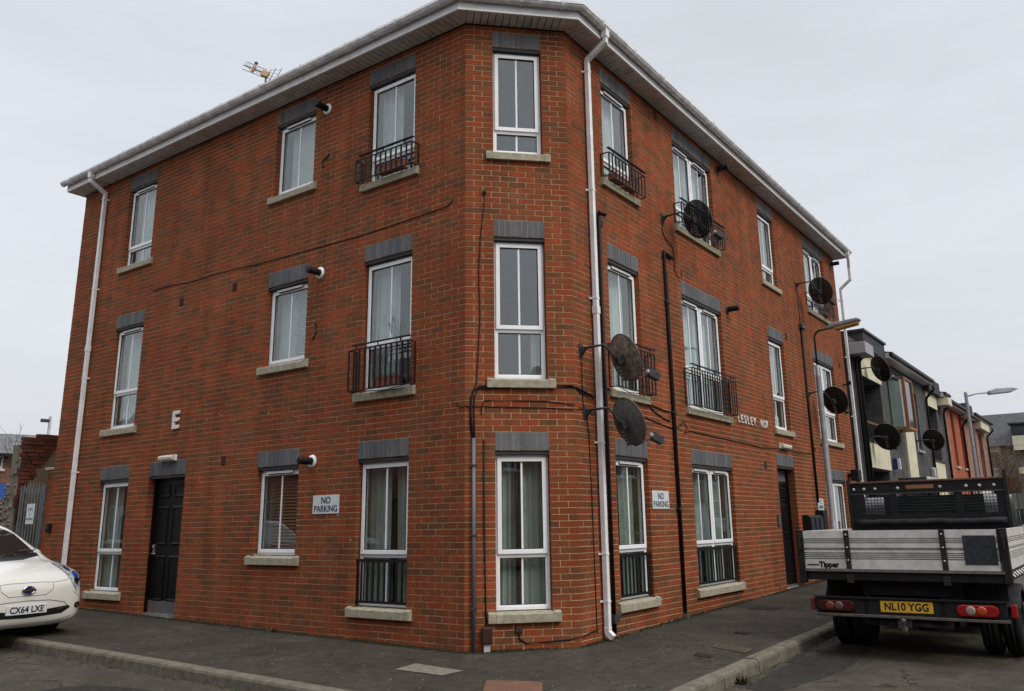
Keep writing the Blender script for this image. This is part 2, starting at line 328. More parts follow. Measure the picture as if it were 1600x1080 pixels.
# ---------------------------------------------------------------- the ground
ASPH = ground_mat('road_asphalt', (0.052, 0.045, 0.034), (0.14, 0.128, 0.105), crack=0.5, patch=0.35)
PAVE = ground_mat('pavement_asphalt', (0.042, 0.036, 0.028), (0.13, 0.115, 0.092), crack=0.3, scale=1.3, patch=0.35)
KERBM = mat('kerb_stone', (0.15, 0.132, 0.096), 0.9, col2=(0.075, 0.066, 0.047), nscale=9, bump=0.7, bscale=70)
mb = MB(); xs = [-260, -60, 0, 3, 60, 260]; ys = [-260, -8, 9, 60, 260]
for i in range(len(xs)-1):
    for j in range(len(ys)-1):
        q = [(xs[i], ys[j]), (xs[i+1], ys[j]), (xs[i+1], ys[j+1]), (xs[i], ys[j+1])]
        mb.quad([(x, y, Gz(x, y)-KERB+Z0) for x, y in q])
struct(obj('road', mb, ASPH))
KL, KR = 2.18, 2.01                     # kerb lines, metres off the two street fronts
IX, IY = 0.558, -3.641; RAD = 1.5
def kerb_path(off):
    """outer edge path (x,y) at distance off inside the kerb face, from far left to far right"""
    pts = []
    for s in [46-0.915*k for k in range(0, 47)]:
        p = PL(s, KL-off, 0); pts.append((p.x, p.y))
    cx, cy = IX, IY+RAD*math.sqrt(2)
    a0, a1 = math.radians(225), math.radians(315)
    arc = [(cx+(RAD-off)*math.cos(a0+(a1-a0)*k/8), cy+(RAD-off)*math.sin(a0+(a1-a0)*k/8)) for k in range(9)]
    tl = Vector(arc[0][:2]); pts = [p for p in pts if (Vector(p)-Vector((IX, IY))).length > RAD+0.3 and p[0] < arc[0][0]]
    pts += arc
    e = PR(0, KR-off, 0); s0 = (arc[-1][0]-WC-H*(KR-off))/H
    k = 1
    while s0+0.915*k < 60:
        p = PR(s0+0.915*k, KR-off, 0); pts.append((p.x, p.y)); k += 1
    return pts
kp0 = kerb_path(0.0); kp1 = kerb_path(0.15); kp2 = kerb_path(0.02)
# pavement: one sheet from the wall feet to the back of the kerb
inner = []
for (x, y) in kp1:
    # foot point of the front nearest to this kerb point
    sl = (-x+y)*H; sr = ((x-WC)+y)*H
    if x < 0.2 and sl >= 0: p = PL(sl, -0.06, 0)
    elif x > 0.9 and sr >= 0: p = PR(sr, -0.06, 0)
    else: p = PC(max(0, min(WC, (x+1.2)/3.4*WC)), -0.06, 0)
    inner.append((p.x, p.y))
mb = MB(); NS = 6
def lerp(a, b, t): return (a[0]+(b[0]-a[0])*t, a[1]+(b[1]-a[1])*t)
for i in range(len(kp1)-1):
    for j in range(NS):
        q = [lerp(inner[i], kp1[i], j/NS), lerp(inner[i+1], kp1[i+1], j/NS), lerp(inner[i+1], kp1[i+1], (j+1)/NS), lerp(inner[i], kp1[i], (j+1)/NS)]
        mb.quad([(x, y, Gz(x, y)+Z0) for x, y in q])
struct(obj('pavement', mb, PAVE))
kerb = bpy.data.objects.new('kerb', None); COL.objects.link(kerb); struct(kerb)
for i in range(len(kp0)-1):
    A, B = Vector((*kp0[i], 0)), Vector((*kp0[i+1], 0)); a, b = Vector((*kp1[i], 0)), Vector((*kp1[i+1], 0))
    jz = random.uniform(-0.004, 0.006); g = 0.020
    d = (B-A).normalized()*g*(0.5 if i % 1 == 0 else 0); d2 = (b-a).normalized()*g*0.5
    Ca, Cb = Vector((*kp2[i], 0)), Vector((*kp2[i+1], 0))
    mb = MB(); prof = []
    for (o0, o1, c, e) in ((A, a, Ca, d), (B, b, Cb, -d)):
        ge = Gz(o0.x, o0.y)+Z0; e2 = e
        out_ = (o0-o1).normalized()
        prof.append([o1+e2+Vector((0, 0, ge-0.2)), o1+e2+Vector((0, 0, ge+jz+0.004)), o0+e2-out_*0.035+Vector((0, 0, ge+jz+0.004)), o0+e2-out_*0.012+Vector((0, 0, ge+jz-0.006)), o0+e2+Vector((0, 0, ge+jz-0.03)), o0+e2+out_*0.012+Vector((0, 0, ge-0.2))])
    p, q = prof
    for k in range(5): mb.quad([p[k], p[k+1], q[k+1], q[k]], smooth=False)
    mb.quad(p); mb.quad(list(reversed(q)))
    me = mb.mesh('kerb_stone', KERBM); link('kerb_stone', me, kerb, bev=0.006)

def plate(name, pts, material, label, cat, dz=0.004, th=0.004, road=False, sub=None):
    mb = MB(); off = Z0+dz-(KERB if road else 0); P = [Vector((x, y, Gz(x, y)+off)) for x, y in pts]
    top = [p+Vector((0, 0, th)) for p in P]
    mb.quad(top)
    for i in range(4): mb.quad([P[i], P[(i+1) % 4], top[(i+1) % 4], top[i]])
    t = thing(name, label, cat, tuple(sum(P, Vector())/4))
    obj('plate', mb, material, t)
    # raised frame and ribs
    c = sum(top, Vector())/4
    if sub:
        for k in range(sub):
            u0, u1 = (k+0.15)/sub, (k+0.6)/sub; mb2 = MB()
            a, b = top[0].lerp(top[3], u0), top[0].lerp(top[3], u1); d, e = top[1].lerp(top[2], u1), top[1].lerp(top[2], u0)
            q = [c+(v-c)*0.9 for v in (a, b, d, e)]; q2 = [v+Vector((0, 0, 0.004)) for v in q]
            mb2.quad(q2)
            for i in range(4): mb2.quad([q[i], q[(i+1) % 4], q2[(i+1) % 4], q2[i]])
            obj('rib', mb2, material, t)
    return t
IRON = mat('cast_iron', (0.05, 0.046, 0.04), 0.6, col2=(0.025, 0.024, 0.022), nscale=20, bump=0.5)
IRONY = mat('worn_yellow_iron', (0.11, 0.09, 0.045), 0.7, col2=(0.05, 0.045, 0.035), nscale=22, bump=0.5)
RUST = mat('rusty_cover', (0.15, 0.06, 0.028), 0.8, col2=(0.085, 0.042, 0.024), nscale=5, bump=0.3)
SLABM = mat('pale_concrete', (0.18, 0.165, 0.125), 0.92, col2=(0.10, 0.092, 0.07), nscale=16, bump=0.6)
plate('pavement_slab', [(-.78, -.80), (-.56, -.53), (-.11, -1.03), (-.33, -1.22)], SLABM, 'pale concrete slab let into the dark pavement below the street corner', 'slab')
plate('utility_cover', [(.40, -2.62), (-.10, -2.42), (.06, -1.56), (.56, -1.76)], RUST, 'large rusty orange-brown cover in the pavement at the corner', 'cover')
plate('utility_cover', [(2.89, -.26), (3.11, -.72), (2.93, -.92), (2.74, -.48)], IRONY, 'long ribbed cover with worn yellow paint in the right-hand pavement', 'cover', sub=6)
plate('utility_cover', [(2.43, -.77), (2.57, -.97), (2.47, -1.09), (2.36, -.9)], IRON, 'small square black cover nearest the right-hand kerb', 'cover', sub=3)
plate('utility_cover', [(4.88, 3.02), (5.13, 2.6), (4.8, 2.37), (4.59, 2.68)], IRON, 'dark cover in the pavement close to the far wall below the double window', 'cover', sub=5)
plate('utility_cover', [(3.46, .55), (3.61, .4), (3.49, .27), (3.37, .41)], IRON, 'small dark cover midway along the right-hand pavement', 'cover', sub=3)
plate('road_gully', [(3.77, -.43), (3.92, -.79), (3.62, -1.14), (3.41, -.87)], IRON, 'dark iron gully grating in the road gutter behind the truck', 'drain', road=True, sub=7)

# ---------------------------------------------------------------- the corner building
LW, RW = 9.86, 12.83
EAVE = 5.5
b = thing('apartment_building', 'three storey red brick corner building with white eaves and grey brick window heads', 'building', (0.68, 0.0, Gz(0, 0)+Z0))
BLDG = b
T1 = 2.7
ops = []   # wall, s0, s1, zbottom(opening), ztop(opening = lintel underside)
def O(w, s0, s1, fl, zb, kind, ztop=None, **k):
    base = (fl-1)*T1; zt = base if ztop is None else ztop
    ops.append(dict(w=w, s0=s0, s1=s1, fl=fl, zb=zb+base, zt=zt-0.225, kind=kind, **k))
SILLT, SILL3, SILLC = -2.055, -1.765, -1.455
for fl in (1, 2, 3):
    z = SILL3 if fl == 3 else SILLT
    O('L', 7.284, 8.193, fl, z, 'tall', cur={1: 'grey_split', 2: 'net', 3: 'net'}[fl], vent=fl > 1)
    O('L', 2.969, 3.883, fl, SILLC, 'short', cur={1: 'blind', 2: 'halfblind', 3: 'net'}[fl], vent=True)
    O('L', 0.903, 1.805, fl, z, 'tall', cur={1: 'grey_split', 2: 'left', 3: 'left'}[fl], rail={1: 'in', 2: 'box', 3: 'box'}[fl])
    O('C', 0.364, 1.019, fl, z, 'tall', cur={1: 'grey_split', 2: 'low', 3: None}[fl])
    O('R', 0.953, 1.855, fl, z, 'tall', cur={1: 'grey_split', 2: 'net', 3: 'net'}[fl], rail={1: 'in', 2: 'box', 3: 'box'}[fl], vent=True)
    O('R', 3.307, 4.912, fl, z, 'double', cur={1: 'grey_split', 2: 'net', 3: 'net'}[fl], rail={1: 'in', 2: 'box', 3: 'box'}[fl], vent=True)
    if fl > 1: O('R', 7.28, 8.185, fl, z, 'tall', cur='net', vent=False)
    O('R', 10.21, 11.80, fl, z, 'double', cur={1: 'net', 2: 'grey_split', 3: 'grey_split'}[fl], rail={1: None, 2: None, 3: 'box'}[fl], vent=fl == 3)
O('L', 5.663, 6.673, 1, -2.45, 'door')
O('R', 7.141, 8.157, 1, -2.45, 'door', ztop=0.15)
for o in ops: o['lz'] = o['zt']+0.225
LEN = {'L': LW, 'C': WC, 'R': RW}
ZB, ZT = -2.85, 5.475
JOINT = 0.010

# backing wall of mortar with the openings cut out and their jambs
for w in 'LCR':
    fr = FR[w]; oo = [o for o in ops if o['w'] == w]; E_ = 0.006; D_ = -0.004
    S = sorted(set([0, LEN[w]]+[o['s0']-E_ for o in oo]+[o['s1']+E_ for o in oo])); Zs = sorted(set([ZB, ZT]+[o['zb']-0.06 for o in oo]+[o['zt'] for o in oo]))
    c0, c1 = (0.0, LEN[w]); tn = math.tan(math.radians(22.5))*0.006
    mb = MB()
    def hole(s, z): return any(o['s0']-E_ < s < o['s1']+E_ and o['zb']-0.06 < z < o['zt'] for o in oo)
    for i in range(len(S)-1):
        for j in range(len(Zs)-1):
            if hole((S[i]+S[i+1])/2, (Zs[j]+Zs[j+1])/2): continue
            q = [(S[i], Zs[j]), (S[i+1], Zs[j]), (S[i+1], Zs[j+1]), (S[i], Zs[j+1])]
            mb.quad([fr(a, D_, c) for a, c in q], uvs=q)
    for o in oo:
        a0, a1, z0, z1 = o['s0']-E_, o['s1']+E_, o['zb']-0.06, o['zt']
        for a in (a0, a1): mb.quad([fr(a, D_, z0), fr(a, -0.35, z0), fr(a, -0.35, z1), fr(a, D_, z1)])
        for z in (z0, z1): mb.quad([fr(a0, D_, z), fr(a0, -0.35, z), fr(a1, -0.35, z), fr(a1, D_, z)])
    if w == 'L': mb.quad([fr(LW, D_, ZB), fr(LW, -7, ZB), fr(LW, -7, ZT), fr(LW, D_, ZT)])
    if w == 'R': mb.quad([fr(RW, D_, ZB), fr(RW, -7, ZB), fr(RW, -7, ZT), fr(RW, D_, ZT)])
    wo = link('wall', mb.mesh('wall', MORT, recalc=False), b)
# rooms behind: dark linings, one floor slab to each storey
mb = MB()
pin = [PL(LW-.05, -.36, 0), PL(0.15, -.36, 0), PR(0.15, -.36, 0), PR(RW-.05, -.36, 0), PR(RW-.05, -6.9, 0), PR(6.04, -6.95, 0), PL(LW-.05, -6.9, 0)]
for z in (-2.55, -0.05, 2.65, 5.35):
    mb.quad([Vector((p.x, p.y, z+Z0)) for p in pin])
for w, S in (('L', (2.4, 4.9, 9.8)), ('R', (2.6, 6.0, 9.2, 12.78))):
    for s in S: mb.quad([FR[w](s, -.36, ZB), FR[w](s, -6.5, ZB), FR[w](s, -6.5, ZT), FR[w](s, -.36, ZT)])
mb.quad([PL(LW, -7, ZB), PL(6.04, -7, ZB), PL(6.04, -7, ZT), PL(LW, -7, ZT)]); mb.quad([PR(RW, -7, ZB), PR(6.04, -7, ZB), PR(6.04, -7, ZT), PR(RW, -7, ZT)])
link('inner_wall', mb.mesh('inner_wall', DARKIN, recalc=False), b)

# --- bricks: courses of 75 mm, stretcher bond; reveals show the brick ends
cands = []; BL = 0.215
def blocked(w, z0, z1):
    """intervals of s with no brick in this course"""
    r = []
    for o in ops:
        if o['w'] != w: continue
        if o['zb']-0.14 < (z0+z1)/2 < o['lz'] : r.append((o['s0'], o['s1'], (z0+z1)/2 < o['zt'] and (z0+z1)/2 > o['zb']))
    return sorted(r)
for w in 'LCR':
    n0 = int(round(ZB/0.075)); n1 = int(round(5.475/0.075))
    for k in range(n0, n1):
        z0, z1 = k*0.075+JOINT/2, (k+1)*0.075-JOINT/2
        bl = blocked(w, z0, z1); segs = []; cur = 0.0; lj = False
        for (a, c, jamb) in bl: segs.append((cur, a, lj, jamb)); cur = c; lj = jamb
        segs.append((cur, LEN[w], lj, False))
        off = 0.1125 if k % 2 else 0.0
        if w == 'C': off = 0.1125-off
        for (a, c, ja, jc) in segs:
            if c-a < 0.02: continue
            x = math.floor((a-off)/0.225)*0.225+off; edges = []
            while x < c:
                e0, e1 = max(a, x+JOINT/2), min(c, x+0.225-JOINT/2)
                if e1-e0 > 0.03: edges.append([e0, e1])
                elif edges and x < c and e1 > e0-0.001: edges[-1][1] = min(c, max(edges[-1][1], e1))
                x += 0.225
            if edges and edges[0][0]-a < 0.05: edges[0][0] = a
            if edges and c-edges[-1][1] < 0.05: edges[-1][1] = c
            for n, (e0, e1) in enumerate(edges):
                de = 0.165 if ((n == 0 and ja) or (n == len(edges)-1 and jc)) else 0.03
                r = random.random(); h = random.uniform(-0.0012, 0.0018)
                P = FR[w]((e0+e1)/2, 0, (z0+z1)/2); px, py, D = campos(P)
                if D < 1: continue
                nrm = (FR[w](0, 1, 0)-FR[w](0, 0, 0)); vis = max(0.0, (CAMP-P).normalized().dot(nrm))
                area = (e1-e0)*(z1-z0)*vis/D**2
                g = Gz(P.x, P.y)
                ok = 0 < px < 1600 and 0 < py < 1080 and z0 > g
                cands.append((area if ok else 0, w, e0, e1, z0, z1, de, r, h))
cands.sort(key=lambda c: -c[0])
# only full ones share the front rank: take the 290 that show largest
cache = {}
for c in cands[:290]:
    _, w, e0, e1, z0, z1, de, r, h = c
    key = (round(e1-e0, 3), de)
    if key not in cache:
        m_ = MB(); m_.box(lambda a, b_, z: Vector((a, b_, z)), -key[0]/2, key[0]/2, -de, 0, -(z1-z0)/2, (z1-z0)/2); cache[key] = m_.mesh('brick', BRK)
    o = bpy.data.objects.new('brick', cache[key]); COL.objects.link(o); o.parent = BLDG; 
    fr = FR[w]; P = fr((e0+e1)/2, h, (z0+z1)/2); ux = fr(1, 0, 0)-fr(0, 0, 0); uy = fr(0, 1, 0)-fr(0, 0, 0)
    if ux.cross(uy).z < 0: ux = -ux
    M_ = Matrix((ux, uy, Vector((0, 0, 1)))).transposed().to_4x4(); M_.translation = P
    o.matrix_parent_inverse = BLDG.matrix_basis.inverted(); o.matrix_basis = M_
mb = MB()
for c in cands[290:]:
    _, w, e0, e1, z0, z1, de, r, h = c
    mb.box(FR[w], e0, e1, -de, h, z0, z1, rnd=max(0.001, r), skip=('b0',))
me = mb.mesh('brickwork', BRK, recalc=False)
o = link('brickwork', me, b, stuff=True); o['label'] = 'red brick courses of the two fronts and the corner'

# --- window heads of upright grey painted bricks
nl = 0
HEAD = mat('head_angle_metal', (0.05, 0.052, 0.055), 0.6, noise=0.2)  # own dark colour of the steel angle under each window head
for o in ops:
    fr = FR[o['w']]; a0, a1 = o['s0'], o['s1']; n = max(4, round((a1-a0)/0.0765)); pw = (a1-a0)/n; z0, z1 = o['zt']+0.004, o['lz']-0.006
    mb = MB(); mb.box(fr, a0+0.002, a1-0.002, -0.3, -0.010, o['zt']+0.001, o['lz']-0.003); lt = obj('lintel', mb, mat('lintel_joint', (.24, .245, .25), .9, noise=.5, nscale=18), b)
    joined = o['w'] == 'R' and a0 > 10
    mj = MB()
    for i in range(n):
        x0, x1 = a0+i*pw+0.0035, a0+(i+1)*pw-0.0035; pr = random.uniform(-0.002, 0.003)
        if joined: mj.box(fr, x0, x1, -0.05, pr, z0, z1, rnd=random.random())
        else:
            m2 = MB(); m2.box(fr, x0, x1, -0.05, pr, z0, z1); obj('brick', m2, GREYB, lt); nl += 1
    if joined: link('soldier_course', mj.mesh('soldier_course', GREYB), lt, stuff=True)
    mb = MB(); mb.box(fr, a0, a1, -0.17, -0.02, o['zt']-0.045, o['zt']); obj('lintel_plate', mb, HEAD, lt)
print('lintel bricks', nl)

# worn repairs in the road surface
PAT = ground_mat('patch_asphalt', (0.028, 0.026, 0.023), (0.09, 0.085, 0.075), crack=0.2, scale=2, patch=0.3)
def road_patch(pts, m_=PAT, dz=.004, road=True):
    n = len(pts); cx = sum(p[0] for p in pts)/n; cy = sum(p[1] for p in pts)/n; rr = random.Random(int(cx*100)); ol = []
    for i in range(n):
        a, b_ = pts[i], pts[(i+1) % n]
        for k in range(9): ol.append((a[0]+(b_[0]-a[0])*k/9+rr.uniform(-.018, .018), a[1]+(b_[1]-a[1])*k/9+rr.uniform(-.018, .018)))
    mb = MB(); f = lambda x, y: Vector((x, y, Gz(x, y)-(KERB if road else 0)+Z0+dz))
    for i in range(len(ol)): mb.quad([f(*ol[i]), f(*ol[(i+1) % len(ol)]), f(cx, cy)])
    struct(link('road_patch', mb.mesh('road_patch', m_, recalc=False)))
road_patch([(2.45, -1.95), (3.2, -1.15), (4.6, .0), (4.75, -.35), (3.9, -1.3), (3.0, -2.0), (2.6, -2.2)])
road_patch([(-3.9, -.15), (-3.1, -.62), (-3.3, -1.2), (-4.5, -.6)])
road_patch([(5.3, -2.2), (6.1, -1.9), (6.4, -2.9), (5.2, -3.4)])
# ---------------------------------------------------------------- windows
def curtain_mb(fr, a0, a1, z0, z1, off, folds, amp=0.03, taper=0.0, seed=0):
    rr = random.Random(seed); mb = MB(); n = max(12, int(folds*8)); ph = [rr.uniform(0, 6) for _ in range(3)]
    def y(u): return off+amp*(math.sin(u*folds*2*math.pi+ph[0])+0.4*math.sin(u*folds*4.7+ph[1]))
    k = len(mb.v); rows = 5
    for j in range(rows+1):
        t = j/rows
        for i in range(n+1):
            u = i/n; a = a0+(a1-a0)*u*(1-taper*(1-t)) if taper >= 0 else a1-(a1-a0)*(1-u)*(1+taper*(1-t))
            mb.v.append(tuple(fr(a, y(u)*1.0, z0+(z1-z0)*t)))
    for j in range(rows):
        for i in range(n):
            p = k+j*(n+1)+i; mb.f.append((p, p+1, p+n+2, p+n+1)); mb.uv.append([(0, 0)]*4); mb.sm.append(True); mb.rnd.append(0)
    return mb
def sash(fr, win, a0, a1, z0, z1, o0, wd, name='sash', muntin=True, mat_=None, vent=False, fold=None):
    """a casement or fixed light: four rails, pane, centre bar"""
    m_ = mat_ or UPVC; mb = MB(); o1 = o0-0.06
    mb.box(fr, a0, a0+wd, o0, o1, z0, z1); mb.box(fr, a1-wd, a1, o0, o1, z0, z1)
    mb.box(fr, a0+wd, a1-wd, o0, o1, z0, z0+wd); mb.box(fr, a0+wd, a1-wd, o0, o1, z1-wd, z1)
    sh = obj(name, mb, m_, win, bev=0.004)
    mb = MB(); mb.box(fr, a0+wd-.002, a1-wd+.002, o0-0.028, o0-0.033, z0+wd-.002, z1-wd+.002); obj('pane', mb, GLASS, win)
    mb = MB()                                            # black gasket round the glass
    gk = 0.006
    mb.box(fr, a0+wd, a0+wd+gk, o0-0.012, o0-0.027, z0+wd, z1-wd); mb.box(fr, a1-wd-gk, a1-wd, o0-0.012, o0-0.027, z0+wd, z1-wd)
    mb.box(fr, a0+wd+gk, a1-wd-gk, o0-0.012, o0-0.027, z0+wd, z0+wd+gk); mb.box(fr, a0+wd+gk, a1-wd-gk, o0-0.012, o0-0.027, z1-wd-gk, z1-wd)
    obj('gasket', mb, SIGNK, win)
    if muntin:
        c = (a0+a1)/2; mb = MB(); mb.box(fr, c-0.011, c+0.011, o0-0.022, o0-0.040, z0+wd, z1-wd); obj('glazing_bar', mb, m_, win)
kc = 0
for o in ops:
    if o['kind'] == 'door': continue
    kc += 1
    fr = FR[o['w']]; a0, a1 = o['s0']+0.004, o['s1']-0.004; zb, zt = o['zb']+0.012, o['zt']-0.047; OF = -0.085
    FWD = 0.042
    win = MB()
    win.box(fr, a0, a0+FWD, OF, OF-0.07, zb, zt); win.box(fr, a1-FWD, a1, OF, OF-0.07, zb, zt)
    win.box(fr, a0+FWD, a1-FWD, OF, OF-0.07, zb, zb+FWD); win.box(fr, a0+FWD, a1-FWD, OF, OF-0.07, zt-FWD, zt)
    cells = [(a0, a1)]
    if o['kind'] == 'double':
        c = (a0+a1)/2; win.box(fr, c-0.03, c+0.03, OF, OF-0.07, zb+FWD, zt-FWD); cells = [(a0, c+0.012), (c-0.012, a1)]
    zr = o['fl']*T1-T1-1.42                               # transom
    if o['kind'] != 'short':
        for (c0, c1) in cells: win.box(fr, c0+FWD, c1-FWD, OF, OF-0.07, zr-0.03, zr+0.01)
    w_ = obj('window', win, UPVC, BLDG, bev=0.004)
    o['obj'] = w_
    for (c0, c1) in cells:
        if o['kind'] == 'short':
            sash(fr, w_, c0+0.03, c1-0.03, zb+0.03, zt-0.03, OF+0.014, 0.05)
        else:
            sash(fr, w_, c0+0.026, c1-0.026, zr+0.0, zt-0.026, OF+0.022, 0.052)
            sash(fr, w_, c0+FWD-.004, c1-FWD+.004, zb+FWD-.004, zr-0.026, OF-0.004, 0.016, name='light_frame')
        if o.get('vent'):
            c = (c0+c1)/2; L_ = (c1-c0)*0.3
            m2 = MB(); m2.box(fr, c-L_, c+L_, OF+0.022, OF+0.045, zt-0.052, zt-0.034); m2.box(fr, c-L_-.01, c+L_+.01, OF+0.022, OF+0.050, zt-0.034, zt-0.026)
            obj('trickle_vent', m2, UPVC2, w_)
            m2 = MB(); m2.box(fr, c-L_+.006, c+L_-.006, OF+0.022, OF+0.040, zt-0.061, zt-0.053); obj('vent_slot', m2, SIGNK, w_)
    # sill with raised stools at the ends
    m2 = MB(); s0, s1 = o['s0']-0.098, o['s1']+0.098; zs = o['zb']
    for (x0, x1, dz) in ((s0, s0+0.09, 0.012), (s0+0.09, s1-0.09, 0), (s1-0.09, s1, 0.012)):
        t = random.uniform(-.0015, .0015)
        m2.prism(lambda a, b_, c, f=fr: f(b_, a, c), [(-0.08, zs-0.118), (0.052+t, zs-0.118), (0.052+t, zs-0.022+dz), (0.0, zs-0.004+dz), (-0.08, zs+0.006+dz*0.2)], x0, x1)
    obj('sill', m2, CONC, w_, bev=0.006)
    # what hangs behind the glass
    c = o['cur']; A0, A1, B0, B1 = a0+0.02, a1-0.02, o['zb']+0.03, zt-0.02; WM = a1-a0; nf = 7 if WM < 1.2 else 13
    def cur(x0, x1, m_, amp=0.02, off=-0.24, taper=0.0, f=None, z0=B0, z1=B1, lab=None):
        q = link('curtain', curtain_mb(fr, x0, x1, z0, z1, off, f or max(2, nf*(x1-x0)/WM), amp, taper, kc).mesh('curtain', m_, recalc=False), w_)
        if lab: q['label'] = lab
    if c == 'net': cur(A0, A1-WM*0.1, NETC, 0.012)
    elif c == 'grey_split':
        cur(A0, A0+WM*0.42, GRYC, 0.03, taper=0.12); cur(A0+WM*0.52, A1, GRYC, 0.022)
        if o['w'] == 'C': cur(A0+WM*0.36, A0+WM*0.5, mat('dark_curtain', (0.035, 0.03, 0.03), 0.9), 0.02, off=-0.2, f=2)
    elif c == 'left': cur(A1-WM*0.5, A1, NETC, 0.02)
    elif c == 'low': cur(A0+WM*0.72, A1, NETC, 0.015, z1=zr, f=2)
    elif c == 'halfblind':
        for k in range(30): 
            z = B0+0.03+k*0.036; m3 = MB(); m3.box(fr, A0+.02, A0+WM*0.5, -0.20, -0.222, z, z+0.022); obj('blind_slat', m3, NETC, w_)
        cur(A1-WM*0.46, A1-0.01, NETC, 0.004)
    elif c == 'blind':
        for k in range(24):
            z = B0+0.02+k*0.045; m3 = MB(); m3.prism(lambda a, b_, cc, f=fr: f(b_, a, cc), [(-0.19, z+.002), (-0.193, z-.002), (-0.217, z+0.030), (-0.214, z+0.034)], A0+0.02, A1-0.10)
            obj('blind_slat', m3, WOODB, w_)
        cur(A1-0.09, A1, GRYC, 0.004, off=-0.235, f=2)

# ---------------------------------------------------------------- juliet railings
def railing(o):
    fr = FR[o['w']]; k = o['rail']; s0, s1 = o['s0'], o['s1']
    base = (o['fl']-1)*T1
    mb = MB()
    if k == 'in':
        z0, z1, of = base-2.005, base-1.475, -0.03
        mb.box(fr, s0+.006, s1-.006, of-.006, of+.006, z1-0.04, z1); mb.box(fr, s0+.006, s1-.006, of-.006, of+.006, z0, z0+0.03)
        for a in (s0+.004, s1-.032): mb.box(fr, a, a+.028, of-.012, of-.005, z0-.04, z1)
        r = obj('railing', mb, BLK, BLDG); n = round((s1-s0)/0.105)
        for i in range(1, n):
            a = s0+(s1-s0)*i/n; m2 = MB(); m2.box(fr, a-.013, a+.013, of-.007, of+.007, z0+0.03, z1-0.04); obj('baluster', m2, BLK, r)
        return r
    # a shallow box of bars standing on brackets before the window
    e = 0.085; x0, x1 = s0-e, s1+e; d = 0.14
    z0 = base+(0.65-2.7 if o['fl'] == 2 else 3.63-5.4); z1 = base+(1.20-2.7 if o['fl'] == 2 else 3.945-5.4); t = .008
    if o['w'] == 'R': z1 += 0.03
    mlow = MB()
    for z, q in ((z0, mlow), (z1, mb)):
        q.box(fr, x0, x1, d-t, d+t, z, z+0.014)
        for a in (x0, x1): q.box(fr, a-t, a+t, -0.01, d-t+.001, z+.001, z+0.013)
    zh = z1+0.062
    mb.box(fr, x0-0.03, x1-0.06 if o['w'] == 'L' else x1+0.03, d-0.020, d+0.020, zh, zh+0.012)
    for u in (0.12, 0.5, 0.88):
        a = x0+(x1-x0)*u; mb.box(fr, a-.006, a+.006, d-.006, d+.006, z1+0.014, zh)
    r = obj('railing', mb, BLK, BLDG); obj('bottom_rail', mlow, BLK, r); n = round((x1-x0)/0.098)
    for i in range(0, n+1):
        a = x0+(x1-x0)*i/n; m2 = MB(); m2.box(fr, a-.012, a+.012, d-.007, d+.007, z0+0.014, z1); obj('baluster', m2, BLK, r)
    for a in (x0, x1):
        m2 = MB(); m2.box(fr, a-.0075, a+.0075, 0.0, 0.014, z0+0.014, z1); obj('baluster', m2, BLK, r)
    if o['fl'] == 2:
        m2 = MB(); m2.tube([fr(x0, d, z0), fr((x0+x1)/2-.1, 0.05, z0-.02), fr(x1, d, z0)], 0.006, 5); obj('brace', m2, BLK, r)
    return r
for o in ops:
    if o.get('rail'): railing(o)

